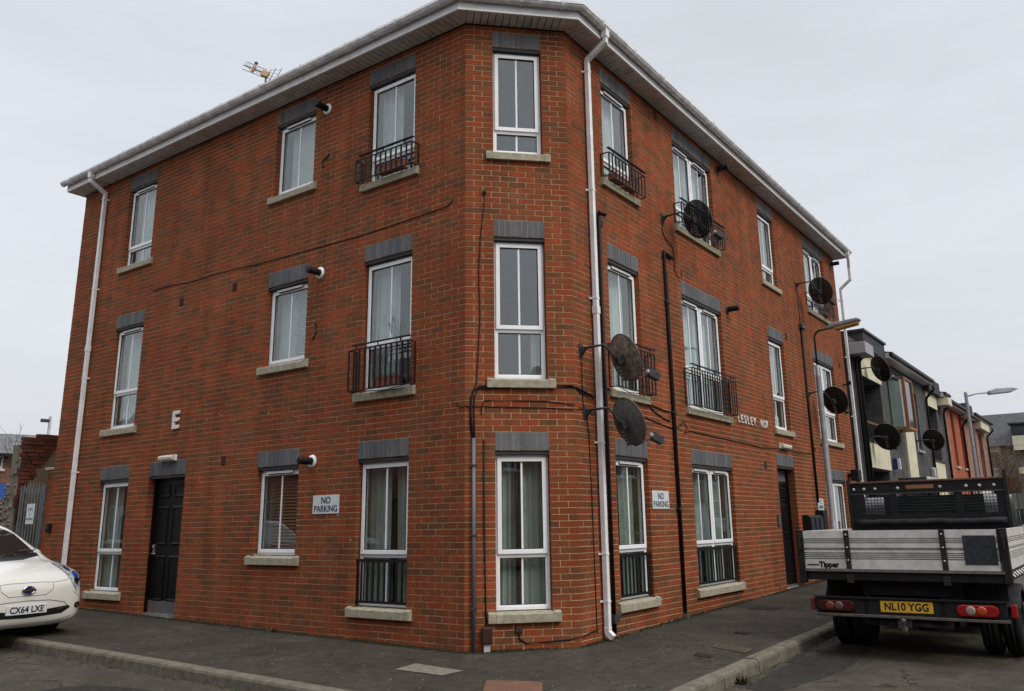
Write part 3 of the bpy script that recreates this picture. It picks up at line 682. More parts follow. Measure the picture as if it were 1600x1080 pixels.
# ---------------------------------------------------------------- the two doors
def door(o, glass_top=False):
    fr = FR[o['w']]; a0, a1, zt = o['s0'], o['s1'], o['zt']; p = fr((a0+a1)/2, 0, 0); zf = Gz(p.x, p.y)+0.03
    OF = -0.13 if o['w'] == 'L' else -0.16
    mb = MB(); mb.box(fr, a0, a0+.06, OF+.02, OF-.08, zf, zt); mb.box(fr, a1-.06, a1, OF+.02, OF-.08, zf, zt); mb.box(fr, a0+.06, a1-.06, OF+.02, OF-.08, zt-.07, zt)
    top = zt-.07
    if glass_top: mb.box(fr, a0+.06, a1-.06, OF+.02, OF-.08, zt-.34, zt-.28); top = zt-.34
    d = MB(); d.box(fr, a0+.062, a1-.062, OF, OF-.045, zf+.012, top-.003); dd = obj('door', d, DOORM, BLDG, bev=0.003)
    obj('door_frame', mb, DOORM, dd)
    if glass_top:
        m2 = MB(); m2.box(fr, a0+.062, a1-.062, OF-.02, OF-.03, zt-.28, zt-.07); obj('fanlight', m2, mat('obscure_glass', (0.16, 0.165, 0.16), 0.25), dd)
    hgt = top-zf; cx = (a0+a1)/2; wd = (a1-a0)/2-.06
    for sgn in (-1, 1):
        for (u0, u1) in ((0.09, 0.43), (0.50, 0.80), (0.86, 0.97)):
            x0 = cx+sgn*0.045; x1 = cx+sgn*(wd-0.09); z0, z1 = zf+hgt*u0, zf+hgt*u1; xa, xb = min(x0, x1), max(x0, x1)
            m2 = MB(); q = [(xa, z0), (xb, z0), (xb, z1), (xa, z1)]; iq = [(xa+.03, z0+.03), (xb-.03, z0+.03), (xb-.03, z1-.03), (xa+.03, z1-.03)]; jq = [(xa+.05, z0+.05), (xb-.05, z0+.05), (xb-.05, z1-.05), (xa+.05, z1-.05)]
            for i in range(4):
                j = (i+1) % 4
                m2.quad([fr(q[i][0], OF+.001, q[i][1]), fr(q[j][0], OF+.001, q[j][1]), fr(iq[j][0], OF+.014, iq[j][1]), fr(iq[i][0], OF+.014, iq[i][1])])
                m2.quad([fr(iq[i][0], OF+.014, iq[i][1]), fr(iq[j][0], OF+.014, iq[j][1]), fr(jq[j][0], OF+.004, jq[j][1]), fr(jq[i][0], OF+.004, jq[i][1])])
            m2.quad([fr(x, OF+.004, z) for x, z in jq]); obj('door_panel', m2, DOORM, dd)
    if o['w'] == 'L':
        m2 = MB(); m2.box(fr, a0+.07, a1-.07, OF, OF+.004, zf+.015, zf+.20); obj('kick_plate', m2, STEEL, dd)
        hx = a1-.14; hz = -1.46
        m2 = MB(); m2.box(fr, hx-.02, hx+.02, OF, OF+.03, hz, hz+.16); m2.lathe(fr(hx, OF+.03, hz+.12), fr(0, 1, 0)-fr(0, 0, 0), [(0, .02), (.02, .018), (.022, 0)], 12)
        hd = obj('handle', m2, STEEL, dd, bev=.003); m2 = MB(); m2.tube([fr(hx, OF+.005, hz+.02), fr(hx, OF+.055, hz+.02), fr(hx+.02, OF+.06, hz+.02), fr(hx-.11, OF+.06, hz+.02)], .009, 8); obj('lever', m2, STEEL, hd)
    m2 = MB(); m2.box(fr, a0+.01, a1-.01, OF+.04, OF-.1, zf-.06, zf+.012); obj('threshold', m2, STEEL if o['w'] == 'R' else mat('threshold_grey', (.2, .2, .2), .6, noise=.3), dd)
    for k in range(2 if o['w'] == 'R' else 1):
        m2 = MB(); m2.box(fr, a0, a1, -0.12+k*0.0, 0.0-k*0.04, zf-.10-.0, zf-.035-k*.03); obj('step', m2, CONC, dd) if k == 0 else None
for o in ops:
    if o['kind'] == 'door': door(o, o['w'] == 'R')

# ---------------------------------------------------------------- eaves, gutter, roof
TN = math.tan(math.radians(22.5))
def sweep(name, prof, m_, eL=LW+0.14, eR=RW+0.16, smooth=False, closed=True, parent=None, caps=True):
    st = [lambda o_, z: PL(eL, o_, z), lambda o_, z: Vector((-o_*TN, -o_, z+Z0)), lambda o_, z: Vector((WC+o_*TN, -o_, z+Z0)), lambda o_, z: PR(eR, o_, z)]
    mb = MB(); n = len(prof)
    for k in range(3):
        for i in range(n if closed else n-1):
            p, q = prof[i], prof[(i+1) % n]; mb.quad([st[k](*p), st[k](*q), st[k+1](*q), st[k+1](*p)], smooth=smooth)
    if caps and closed: mb.quad([st[0](*p) for p in prof]); mb.quad([st[3](*p) for p in reversed(prof)])
    return obj(name, mb, m_, parent or BLDG)
sweep('fascia', [(0.285, 5.485), (0.305, 5.485), (0.305, 5.665), (0.285, 5.665)], UPVC2)
fl_ = sweep('fascia_lip', [(0.306, 5.485), (0.316, 5.485), (0.316, 5.515), (0.306, 5.515)], UPVC2)
g_out = [(0.318, 5.585+0.055)]
gp = []
for k in range(9):
    a = math.radians(200+k*(340-200)/8); gp.append((0.372+0.058*math.cos(a), 5.655+0.062*math.sin(a)))
prof = [(0.315, 5.672)]+gp+[(0.436, 5.640), (0.436, 5.676), (0.428, 5.676)]+[(0.372+0.050*math.cos(math.radians(340-k*20)), 5.660+0.052*math.sin(math.radians(340-k*20))) for k in range(8)]+[(0.322, 5.672)]
GUT = sweep('gutter', prof, GUTT, eL=LW+0.22, eR=RW+0.26)
# joints and brackets of the gutter
def gj(w, s):
    fr = FR[w]; mb = MB(); q = [(0.372+0.067*math.cos(math.radians(195+k*(345-195)/8)), 5.653+0.071*math.sin(math.radians(195+k*(345-195)/8))) for k in range(9)]+[(0.443, 5.684), (0.43, 5.690)]
    for i in range(len(q)-1):
        mb.quad([fr(s-.02, *q[i]), fr(s+.02, *q[i]), fr(s+.02, *q[i+1]), fr(s-.02, *q[i+1])])
    mb.quad([fr(s-.02, *p) for p in q]); mb.quad([fr(s+.02, *p) for p in q])
    return obj('gutter_bracket', mb, GUTT, GUT)
for s in [0.9+0.98*i for i in range(10)]: gj('L', s)
for s in (0.1, 0.7, 1.26): gj('C', s)
for s in [0.35+0.95*i for i in range(14)]: gj('R', s)
sf = sweep('soffit', [(-0.02, 5.508), (0.285, 5.508), (0.285, 5.518), (-0.02, 5.518)], mat('soffit_groove', (0.05, 0.048, 0.045), 0.8))
for w, L_ in (('L', LW+0.13), ('C', WC), ('R', RW+0.15)):
    fr = FR[w]; n = round(L_/0.1); pw = L_/n; me = {}
    for i in range(n):
        mb = MB(); a0, a1 = i*pw+0.006, (i+1)*pw-0.006; sp = 0.0
        # boards at the mitres are cut to the angle
        def cut(a, o_): return a
        mb.box(fr, a0, a1, 0.0, 0.283, 5.497+random.uniform(-.0015, .0005), 5.507); obj('soffit_board', mb, SOFF, sf)
# triangles between the fronts' boards at the two mitres
for (c0, sg) in ((0, -1), (WC, 1)):
    for k in range(2):
        mb = MB(); a = Vector((c0, 0, 5.5+Z0)); e = Vector((c0+sg*0.283*TN, -0.283, 5.5+Z0)); f_ = Vector((c0, -0.283, 5.5+Z0)) if k == 0 else (FR['L' if sg < 0 else 'R'](0, 0.283, 5.5))
        d_ = (e-a)*0.012; cc = (a+e+f_)/3
        t0 = [cc+(v-cc)*0.97 for v in (a, e, f_)]; mb.quad([v+Vector((0, 0, -.001)) for v in t0]); mb.quad([v+Vector((0, 0, .007)) for v in t0])
        for i in range(3): mb.quad([t0[i]+Vector((0, 0, -.001)), t0[(i+1) % 3]+Vector((0, 0, -.001)), t0[(i+1) % 3]+Vector((0, 0, .007)), t0[i]+Vector((0, 0, .007))])
        obj('soffit_board', mb, SOFF, sf)
# mitre strip
# roof
def rp(o_, z): return [PL(LW+.14, o_, z), Vector((-o_*TN, -o_, z+Z0)), Vector((WC+o_*TN, -o_, z+Z0)), PR(RW+.16, o_, z)]
e = rp(0.33, 5.69); r2 = rp(-3.4, 5.69+3.73*0.36); mb = MB()
for i in range(3): mb.quad([e[i], e[i+1], r2[i+1], r2[i]])
bL, bR = PL(LW+.14, -7, 5.69), PR(RW+.16, -7, 5.69); mb.quad([e[0], r2[0], bL]); mb.quad([e[3], r2[3], bR]); 
mb.quad([r2[0], r2[1], PL(6.1, -7.2, 5.69), bL]); mb.quad([r2[3], r2[2], PR(6.1, -7.2, 5.69), bR]); mb.quad([r2[1], r2[2], PR(6.1, -7.2, 5.69), PL(6.1, -7.2, 5.69)])
ROOF = obj('roof', mb, ROOFD, BLDG)
for w, L_ in (('L', LW+.14), ('C', WC), ('R', RW+.16)):
    mb = MB(); fr = FR[w]; n = round(L_/.3)
    for i in range(n):
        a0, a1 = i*L_/n+.004, (i+1)*L_/n-.004
        for r in range(2 if w != 'C' else 1):
            o_ = 0.36-r*.28; mb.prism(lambda a, b_, c, f=fr: f(b_, a, c), [(o_, 5.70+r*.10), (o_, 5.715+r*.10), (o_-.33, 5.83+r*.10), (o_-.33, 5.81+r*.10)], a0, a1)
    link('roof_tile', mb.mesh('roof_tile', ROOFD), ROOF, stuff=True)
# gable end verges
for fr, s in ((PL, LW+.14), (PR, RW+.16)):
    mb = MB(); mb.quad([fr(s, .31, 5.49), fr(s, .31, 5.68), fr(s, -3.4, 7.0), fr(s, -3.4, 5.49)]); mb.quad([fr(s+.02, .31, 5.49), fr(s+.02, .31, 5.68), fr(s+.02, -3.4, 7.0), fr(s+.02, -3.4, 5.49)])
    mb.quad([fr(s, .31, 5.49), fr(s+.02, .31, 5.49), fr(s+.02, -3.4, 5.49), fr(s, -3.4, 5.49)]); obj('bargeboard', mb, UPVC2, BLDG)

# ---------------------------------------------------------------- rainwater pipes
def sq_tube(mb, pts, r):
    """square pipe"""
    k0 = len(mb.v); pts = [Vector(p) for p in pts]; L_ = len(pts)
    for i, p in enumerate(pts):
        t = (pts[min(i+1, L_-1)]-pts[max(i-1, 0)]).normalized(); x = HX; y = t.cross(x).normalized(); x2 = y.cross(t).normalized()
        for (u, v) in ((-1, -1), (1, -1), (1, 1), (-1, 1)): mb.v.append(tuple(p+x2*u*r+y*v*r))
    for i in range(L_-1):
        for j in range(4):
            a = k0+i*4+j; b_ = k0+i*4+(j+1) % 4; mb.f.append((a, b_, b_+4, a+4)); mb.uv.append([(0, 0)]*4); mb.sm.append(False); mb.rnd.append(0)
    for q in (range(k0, k0+4), range(k0+(L_-1)*4, k0+L_*4)): mb.f.append(tuple(q)); mb.uv.append([(0, 0)]*4); mb.sm.append(False); mb.rnd.append(0)
def downpipe(fr, s, zt, zb, sg=None, straps=(), shoe=True, off=.065, top=None, collars=()):
    global HX; HX = (fr(1, 0, 0)-fr(0, 0, 0)).normalized(); sg = s if sg is None else sg
    mb = MB(); ztop = zt
    sq_tube(mb, [fr(sg, .372, 5.62), fr(sg, .372, 5.50)], .045)
    sq_tube(mb, [fr(sg, .372, 5.51), fr(sg, .372, 5.44), fr(s, off, zt+.0), fr(s, off, zt-.06)] if top is None else top, .034)
    zb2 = zb+(.13 if shoe else 0)
    sq_tube(mb, [fr(s, off, zt-.06), fr(s, off, zb2)], .0325)
    if shoe: sq_tube(mb, [fr(s, off, zb2+.02), fr(s, off, zb+.09), fr(s, off+.07, zb+.03)], .036)
    p = obj('downpipe', mb, UPVC2, BLDG, bev=.005)
    for z in straps:
        m2 = MB(); m2.box(fr, s-.06, s+.06, 0, .012, z-.012, z+.012); m2.box(fr, s-.037, s+.037, .012, off+.037, z-.012, z+.012); obj('pipe_clip', m2, UPVC2, p)
    for z in collars:
        m2 = MB(); m2.box(fr, s-.039, s+.039, off-.039, off+.039, z-.05, z+.05); obj('pipe_collar', m2, UPVC2, p)
    return p
downpipe(PL, 8.99, 5.28, -2.30, straps=(5.15, 3.35, 1.65, -0.05, -1.7), collars=(2.2,))
downpipe(PR, 0.485, 5.26, -2.44, straps=(5.08, 3.3, 1.78, -0.1, -1.45, -2.0), collars=(1.62,))
downpipe(PR, 13.03, 4.55, -2.28, sg=12.85, straps=(4.4, 2.9, 1.4), shoe=False, top=[PR(12.85, .372, 5.51), PR(12.9, .372, 5.40), PR(13.0, .34, 5.22), PR(13.0, .34, 4.90), PR(13.03, .065, 4.70), PR(13.03, .065, 4.49)])
def pipe(name, pts, r, m_, parent=None): mb = MB(); mb.tube(pts, r, 8); return obj(name, mb, m_, parent or BLDG)
soil = pipe('service_pipe', [PR(.70, .035, 2.98), PR(.70, .035, -2.40)], .024, CABLE)
mb = MB(); mb.box(PR, .66, .74, 0, .03, 2.96, 3.02); mb.tube([PR(.70, .03, 3.05), PR(.80, .09, 3.03)], .03, 8); obj('pipe_cap', mb, CABLE, soil)
mb = MB(); mb.box(PR, .65, .78, 0, .07, -2.27, -2.17); mb.tube([PR(.76, .05, -2.2), PR(.83, .06, -2.17)], .02, 6); obj('stop_valve', mb, DKM, soil)
# ---------------------------------------------------------------- vents and flues
def airbrick(w, s, z, h=.135):
    fr = FR[w]; mb = MB(); mb.box(fr, s-.055, s+.055, -.02, .006, z-h/2, z+h/2); a = obj('air_brick', mb, mat('air_brick_clay', (.075, .032, .024), .8, noise=.3), BLDG)
    m2 = MB()
    for i in range(4):
        zz = z-h/2+h*(i+.5)/4; m2.box(fr, s-.045, s+.045, .006, .010, zz-.006, zz+.004)
    obj('vent_louvre', m2, mat('vent_dark', (.02, .012, .01), .8), a)
for (w, s, z) in (('L', 6.17, 2.64), ('L', 4.72, 2.64), ('L', 4.70, -.08), ('R', 2.72, 5.36), ('R', 6.53, -.10), ('R', 8.41, 2.65), ('R', 12.35, 2.60)): airbrick(w, s, z)
def flue(w, s, z, m1):
    fr = FR[w]; ax = fr(0, 1, 0)-fr(0, 0, 0); mb = MB(); mb.lathe(fr(s, 0, z), ax, [(.0, .022), (.045, .022), (.085, .012), (.088, 0)], 20); f_ = obj('flue_collar', mb, m1, BLDG)
    m2 = MB(); m2.lathe(fr(s, 0, z), ax, [(.05, .01), (.05, .15), (.046, .155), (.052, .16), (.052, .175), (.046, .18), (.046, .19), (.052, .195), (.052, .225), (.03, .23), (.0, .23)], 18); obj('flue_pipe', m2, BLK, f_)
flue('L', 2.71, 5.09, UPVC); flue('L', 2.71, 2.49, UPVC); flue('L', 2.70, -.20, UPVC); flue('R', 5.24, 5.30, DKM); flue('R', 5.22, 2.59, DKM); flue('R', 12.5, 5.25, DKM)

# old fixing holes made good with pale filler
mb = MB(); rq = random.Random(12)
for k in range(26):
    s_, z_ = rq.uniform(3.6, 5.3), .60+rq.gauss(0, .05); r_ = rq.uniform(.006, .014)
    if k > 17: s_, z_ = rq.uniform(1.2, 2.6), -1.15+rq.gauss(0, .12)
    n = 6; ring = [PL(s_+r_*math.cos(2*math.pi*i/n)*rq.uniform(.7, 1.3), .0035, z_+r_*math.sin(2*math.pi*i/n)*rq.uniform(.7, 1.4)) for i in range(n)]
    mb.quad(ring)
link('filled_hole', mb.mesh('filled_hole', mat('pale_filler', (.42, .38, .32), .9), recalc=False), BLDG, stuff=True)
# ---------------------------------------------------------------- things fixed to the fronts
def sat_dish(lab, mount, centre, az, el, mcol, w='R', dia=0.58, grp='satellite dishes on the street front', lnb_long=.33):
    """mount=(s,z) on the wall, centre=(s,o,z); az,el where the dish looks (degrees, az from +y clockwise)"""
    fr = FR[w]; M0 = fr(mount[0], 0, mount[1]); Cc = fr(*centre)
    n = Vector((math.sin(math.radians(az))*math.cos(math.radians(el)), math.cos(math.radians(az))*math.cos(math.radians(el)), math.sin(math.radians(el))))
    x = n.cross(Vector((0, 0, 1))).normalized(); y = x.cross(n).normalized()
    t = thing('satellite_dish', lab, 'satellite dish', tuple(M0), grp)
    mb = MB(); R, Rv, nr, ns = dia*.5, dia*.53, 7, 32; dp = .055
    P = lambda r, a, th=0: Cc+x*math.cos(a)*R*r+y*math.sin(a)*Rv*r+n*(dp*r*r-dp*.4+th)
    for th in (0, .004):
        for i in range(nr):
            for j in range(ns):
                a, b_ = 2*math.pi*j/ns, 2*math.pi*(j+1)/ns
                mb.quad([P(i/nr, a, th), P((i+1)/nr, a, th), P((i+1)/nr, b_, th), P(i/nr, b_, th)], smooth=True)
    for j in range(ns):
        a, b_ = 2*math.pi*j/ns, 2*math.pi*(j+1)/ns; mb.quad([P(1, a), P(1, b_), P(1, b_, .004), P(1, a, .004)])
    link('reflector', mb.mesh('reflector', mcol, recalc=False), t)
    mb = MB(); mb.tube([P(1.0, 2*math.pi*j/32) for j in range(33)], .007, 6, caps=False); obj('rim', mb, mat('dish_rim', (.13, .12, .105), .6, noise=.3), t)
    # wall bracket, arm and the clamp behind the dish
    ex = fr(0, 1, 0)-fr(0, 0, 0); sx = fr(1, 0, 0)-fr(0, 0, 0); back = Cc-n*.10
    mb = MB(); mb.box(fr, mount[0]-.045, mount[0]+.045, 0, .012, mount[1]-.085, mount[1]+.085)
    mb.prism(lambda a, b_, c: fr(b_, a, c), [(.012, mount[1]-.07), (.012, mount[1]+.04), (.09, mount[1]+.03)], mount[0]-.03, mount[0]+.03); obj('wall_plate', mb, DKM, t)
    mb = MB(); tip = fr(mount[0], .34, mount[1]+.03); mb.tube([M0+ex*.01+Vector((0, 0, .02)), fr(mount[0], .2, mount[1]+.03), tip, tip.lerp(back, .35)+Vector((0, 0, .01)), tip.lerp(back, .7), back-y*.02], .016, 8); obj('arm', mb, DKM, t)
    mb = MB(); f2 = lambda a, b_, c: back+x*a+n*b_+y*c
    mb.box(f2, -.05, .05, -.02, .085, -.06, .045); mb.box(f2, -.018, .018, .0, .05, -.27, -.06); obj('clamp', mb, DKM, t, bev=.004)
    for k in range(4):
        m2 = MB(); m2.box(f2, -.012, .012, -.012, -.001, -.1-.045*k, -.085-.045*k); obj('bolt', m2, STEEL, t)
    bot = P(1.0, -math.pi/2); L = Cc+n*lnb_long-y*Rv*.95
    mb = MB(); mb.tube([bot-n*.02, L], .010, 6); la = obj('feed_arm', mb, DKM, t)
    mb = MB(); dd = (Cc-L).normalized(); up2 = Vector((0, 0, 1)); f3 = lambda a, b_, c: L+x*a+dd*b_+(x.cross(dd))*c
    mb.box(f3, -.045, .045, -.13, .03, -.05, .05); lb = obj('receiver', mb, DKM, la, bev=.006)
    mb = MB(); mb.lathe(L, dd, [(.022, .02), (.03, .03), (.034, .055), (.03, .06), (0, .062)], 12); obj('feed_horn', mb, mat('lnb_cap', (.35, .34, .32), .6), la)
    return t
def dishmat(name, c, c2, transp):
    M = mat(name, c, .75, col2=c2, nscale=13, bump=.1); t = M.node_tree; b_ = t.nodes['Principled BSDF']; b_.inputs['Alpha'].default_value = 1-transp
    return M
D_W = dishmat('dish_weathered', (.30, .26, .19), (.055, .048, .038), .0); D_G = dishmat('dish_grey', (.16, .16, .148), (.075, .075, .070), .0)
D_K = dishmat('dish_black_mesh', (.022, .023, .026), (.014, .015, .017), .22); D_B = dishmat('dish_brown_mesh', (.022, .019, .018), (.012, .011, .011), .06)
sat_dish('weathered streaky brown satellite dish beside the white corner pipe, the upper of two', (.166, 1.035), (.456, .45, .923), 71, 20, D_W)
sat_dish('plain grey satellite dish just below the weathered dish beside the white corner pipe', (.225, .255), (.481, .45, .12), 69, 20, D_G)
sat_dish('black mesh satellite dish in front of the top floor balcony of the double window', (2.751, 3.578), (3.058, .45, 3.554), 66, 20, D_K, lnb_long=.36)
sat_dish('black satellite dish before the top floor window at the far end of the red building', (9.422, 3.996), (9.663, .45, 3.836), 62, 20, D_K)
sat_dish('dark brown round satellite dish behind the grey street lamp column', (9.536, 1.56), (9.921, .45, 1.418), 58, 20, D_B)

def cable(pts_w, lab, r=.006, m_=CABLE, grp=None, cat='cable', sag=True):
    """pts: (wall, s, z[, o])"""
    P = []
    for p in pts_w:
        w, s, z = p[:3]; o_ = p[3] if len(p) > 3 else r+.002; P.append(FR[w](s, o_, z))
    mb = MB(); mb.tube(P, r, 6); o = obj('cable', mb, m_); tag(o, lab, cat, grp); return o
def wig(w, s0, z0, s1, z1, n=8, a=.012, seed=1):
    rr = random.Random(seed); return [(w, s0+(s1-s0)*i/n, z0+(z1-z0)*i/n+(rr.uniform(-a, a) if 0 < i < n else 0)) for i in range(n+1)]
cable(wig('L', 7.07, 2.99, 3.909, 2.91, 9, .015, 2)+wig('L', 3.909, 2.91, 1.94, 2.875, 5, .008, 3)[1:]+wig('L', 1.94, 2.875, .30, 2.93, 5, .008, 4)[1:]+[('L', .24, 2.96), ('L', .20, 3.02)], 'long thin cable running level along the left front between first and second floors')
cable([('C', .247, 3.07), ('C', .24, 2.9), ('C', .19, 2.4), ('C', .17, 2.0), ('C', .185, 1.4), ('C', .15, .75), ('C', .14, .58), ('C', .10, .50), ('C', .065, .35), ('C', .06, .1), ('C', .09, -.09)], 'thin wandering cable down the narrow corner face from below the top window', .007)
cable([('C', .247, 3.10), ('C', .247, 3.04)], 'round cable stop at the top of the wandering cable on the corner face', .022, DKM, cat='cable stop')
cable([('C', .09, -.08), ('C', .07, .2), ('C', .075, .40), ('C', .11, .50), ('C', .18, .545), ('C', .6, .555), ('C', 1.0, .558), ('C', 1.30, .565), ('R', .05, .54), ('R', .30, .50), ('R', .42, .47, .03)], 'thick black bundle of cables across the narrow corner face under the middle window', .013)
cable([('C', .115, -.08), ('C', .11, .25), ('C', .115, .42), ('C', .16, .515), ('C', .6, .53), ('C', 1.0, .535), ('C', 1.33, .54), ('R', .1, .50), ('R', .40, .44, .03)], 'second black cable just under the thick bundle across the corner face', .008)
cable([('C', .20, .20), ('C', .20, .30), ('C', .235, .37), ('C', .30, .375), ('C', .7, .372), ('C', 1.0, .37), ('C', 1.33, .33), ('R', .2, .28), ('R', .42, .25, .03)], 'upper of two thin cables on the corner face above the ground floor window', .006)
cable([('L', .12, .37), ('L', .12, .32), ('L', .06, .30), ('C', .02, .30), ('C', .5, .295), ('C', 1.0, .29), ('C', 1.33, .27), ('R', .10, .28)], 'lower of two thin cables on the corner face above the ground floor window', .006)
cable([('R', .166, .96, .02), ('R', .17, .7), ('R', .175, .4), ('R', .18, .3)], 'short cable hanging from the weathered dish bracket', .006)
cable([('R', .24, .19, .02), ('R', .29, .0), ('R', .31, -.6), ('R', .32, -1.4), ('R', .33, -2.35)], 'thin cable falling from the grey dish bracket beside the white corner pipe', .006)
cable([('C', .23, -.1), ('C', .228, -1.0), ('C', .235, -1.6), ('C', .245, -2.19)], 'thin dark cable down to the brown box on the corner face', .009)
cable([('C', .62, -2.24, .03), ('C', .63, -2.35), ('C', .70, -2.395), ('C', .95, -2.39), ('C', 1.2, -2.375), ('R', .02, -2.35), ('R', .22, -2.32), ('R', .36, -2.31)], 'black cable looping low over the corner face near the pavement', .008)
cable([('R', .80, .62), ('R', 1.3, .60), ('R', 1.9, .55), ('R', 2.45, .50), ('R', 2.62, .50)], 'cable passing under the first floor balcony sill beside the corner', .010)
cable([('R', 1.9, .545), ('R', 2.1, .46), ('R', 2.4, .38), ('R', 2.62, .36)], 'drooping cable joining the black wall pipe below the first floor balcony', .009)
cable([('R', 1.7, .36), ('R', 2.2, .30), ('R', 2.65, .26), ('R', 2.9, .30), ('R', 3.1, .40), ('R', 3.2, .30), ('R', 3.1, .22), ('R', 3.3, .27), ('R', 4.2, .25), ('R', 5.2, .235), ('R', 6.4, .21), ('R', 7.4, .25), ('R', 8.6, .24), ('R', 9.35, .26)], 'thin cable sagging along the right-hand front under the street name', .007)
cable([('R', 2.75, 3.5, .03), ('R', 2.72, 3.40), ('R', 2.80, 3.27), ('R', 3.05, 3.20), ('R', 3.10, 3.08), ('R', 3.09, 2.98), ('R', 2.80, 3.04), ('R', 2.68, 3.02), ('R', 2.66, 2.9)], 'looping cable from the black mesh dish down to the wall pipe', .007)
cable([('R', 3.10, 3.1), ('R', 3.10, 2.80), ('R', 3.2, 2.72), ('R', 3.35, 2.76), ('R', 3.35, 2.88)], 'hooked loose cable end right of the tall black wall pipe', .006)
cable([('R', 9.43, 3.95, .02), ('R', 9.46, 3.5), ('R', 9.46, 3.12)], 'thin cable down from the far end dish to the grey junction box', .007)
for nm, z in (('top floor', 4.05), ('first floor', 1.60)):
    cable([('L', 2.78, z+.16), ('L', 2.72, z+.12), ('L', 2.74, z), ('L', 2.80, z-.1)] if z < 3 else [('L', 2.62, z+.28), ('L', 2.68, z+.22), ('L', 2.76, z+.20), ('L', 2.74, z+.08)], 'small loose hooked cable end right of the %s short window' % nm, .009)

def pipe_thing(pts, r, m_, lab, cat, name, extra=None):
    t = thing(name, lab, cat, tuple(pts[0])); mb = MB(); mb.tube(pts, r, 8); obj('pipe', mb, m_, t)
    return t
t = pipe_thing([PC(.105, .03, -.08), PC(.10, .03, -2.5)], .023, mat('grey_conduit', (.10, .105, .12), .45), 'dark grey conduit down the left edge of the narrow corner face', 'conduit', 'conduit')
for z in (-.4, -1.2, -2.0):
    mb = MB(); mb.box(PC, .07, .14, .0, .056, z-.01, z+.01); obj('clip', mb, DKM, t)
t = pipe_thing([PR(2.72, .03, -2.38), PR(2.70, .03, 3.0), PR(2.71, .03, 3.03)], .026, CABLE, 'tall black pipe on the right-hand front between the first two window columns', 'wall pipe', 'wall_pipe')
mb = MB(); mb.tube([PR(2.70, .03, 3.0), PR(2.98, .035, 2.98)], .03, 8); obj('elbow', mb, CABLE, t)
mb = MB(); mb.tube([PR(2.765, .025, 2.7), PR(2.765, .025, -1.6)], .012, 6); obj('thin_pipe', mb, CABLE, t)
mb = MB(); mb.box(PR, 2.68, 2.76, 0, .07, -2.42, -2.34); obj('pipe_foot', mb, STEEL, t)
for z in (2.2, .5, -.9):
    mb = MB(); mb.box(PR, 2.66, 2.79, 0, .058, z-.012, z+.012); obj('clip', mb, DKM, t)
t = pipe_thing([PR(9.43, .03, 3.08), PR(9.43, .03, -.75)], .025, CABLE, 'black pipe near the far end of the right-hand front above the meter boxes', 'wall pipe', 'wall_pipe')
mb = MB(); mb.box(PR, 9.36, 9.60, 0, .08, 3.0, 3.10); obj('junction_box', mb, DKM, t, bev=.005)
mb = MB(); mb.tube([PR(9.43, .03, .42), PR(9.62, .03, .36)], .014, 6); obj('thin_pipe', mb, CABLE, t)
t = thing('cable_box', 'rounded brown cable box low on the narrow corner face', 'box', tuple(PC(.25, 0, -2.4)))
mb = MB(); mb.box(PC, .19, .31, 0, .085, -2.385, -2.20); obj('box_cover', mb, mat('brown_plastic', (.045, .022, .018), .45, noise=.2), t, bev=.02)
mb = MB(); mb.box(PC, .215, .285, .01, .055, -2.50, -2.386); obj('pipe_end', mb, mat('pale_pvc', (.45, .45, .44), .5), t)
t = thing('socket_box', 'small square brown box low below the corner ground floor window', 'box', tuple(PC(.62, 0, -2.24)))
mb = MB(); mb.box(PC, .585, .665, 0, .03, -2.275, -2.21); obj('box_cover', mb, MATS['air_brick_clay'], t, bev=.004)
t = thing('bracket', 'small black bracket on the red front beside the top of the white corner pipe', 'bracket', tuple(PR(2.0, 0, 5)))
mb = MB(); mb.box(PR, .74, .80, 0, .04, 2.86, 2.96); obj('plate', mb, BLK, t)

# --- lights over the doors
def bulk(w, s0, s1, z0, z1, lab):
    fr = FR[w]; t = thing('wall_light', lab, 'wall light', tuple(fr((s0+s1)/2, 0, z0))); mb = MB(); mb.box(fr, s0, s1, 0, .035, z0, z1); obj('base', mb, UPVC2, t, bev=.004)
    mb = MB(); mb.prism(lambda a, b_, c: fr(b_, a, c), [(.036, z0+.005), (.09, z0+.015), (.10, z0+.06), (.08, z1-.01), (.036, z1-.005)], s0+.01, s1-.01); obj('diffuser', mb, LAMPC, t, bev=.008)
bulk('L', 5.92, 6.33, -.01, .085, 'long cream bulkhead light above the black door on the left front')
bulk('R', 7.36, 7.88, .25, .35, 'long cream bulkhead light above the far black door on the right front')
def sensor(w, s, z, lab):
    fr = FR[w]; t = thing('sensor', lab, 'sensor', tuple(fr(s, 0, z))); mb = MB(); mb.box(fr, s-.05, s+.05, 0, .07, z-.08, z+.08); obj('case', mb, BLK, t, bev=.012)
    mb = MB(); mb.lathe(fr(s, .07, z-.02), fr(0, 1, 0)-fr(0, 0, 0), [(.03, 0), (.026, .02), (0, .03)], 12); obj('lens', mb, SIGNK, t)
sensor('L', 9.74, -1.01, 'small black wall box left of the white pipe at the left end')
t = thing('wall_light', 'dark square floodlight beside the far white pipe at the right end', 'wall light', tuple(PR(12.2, 0, 0)))
mb = MB(); mb.box(PR, 12.1, 12.2, 0, .08, -.13, -.05); obj('bracket', mb, BLK, t); mb = MB(); mb.box(PR, 12.0, 12.3, .08, .26, -.22, .04); obj('lamp_head', mb, BLK, t, bev=.02)
t = thing('camera_mount', 'small dark camera fixed near the eaves end of the right-hand front', 'camera', tuple(PR(12.45, 0, 2.3)))
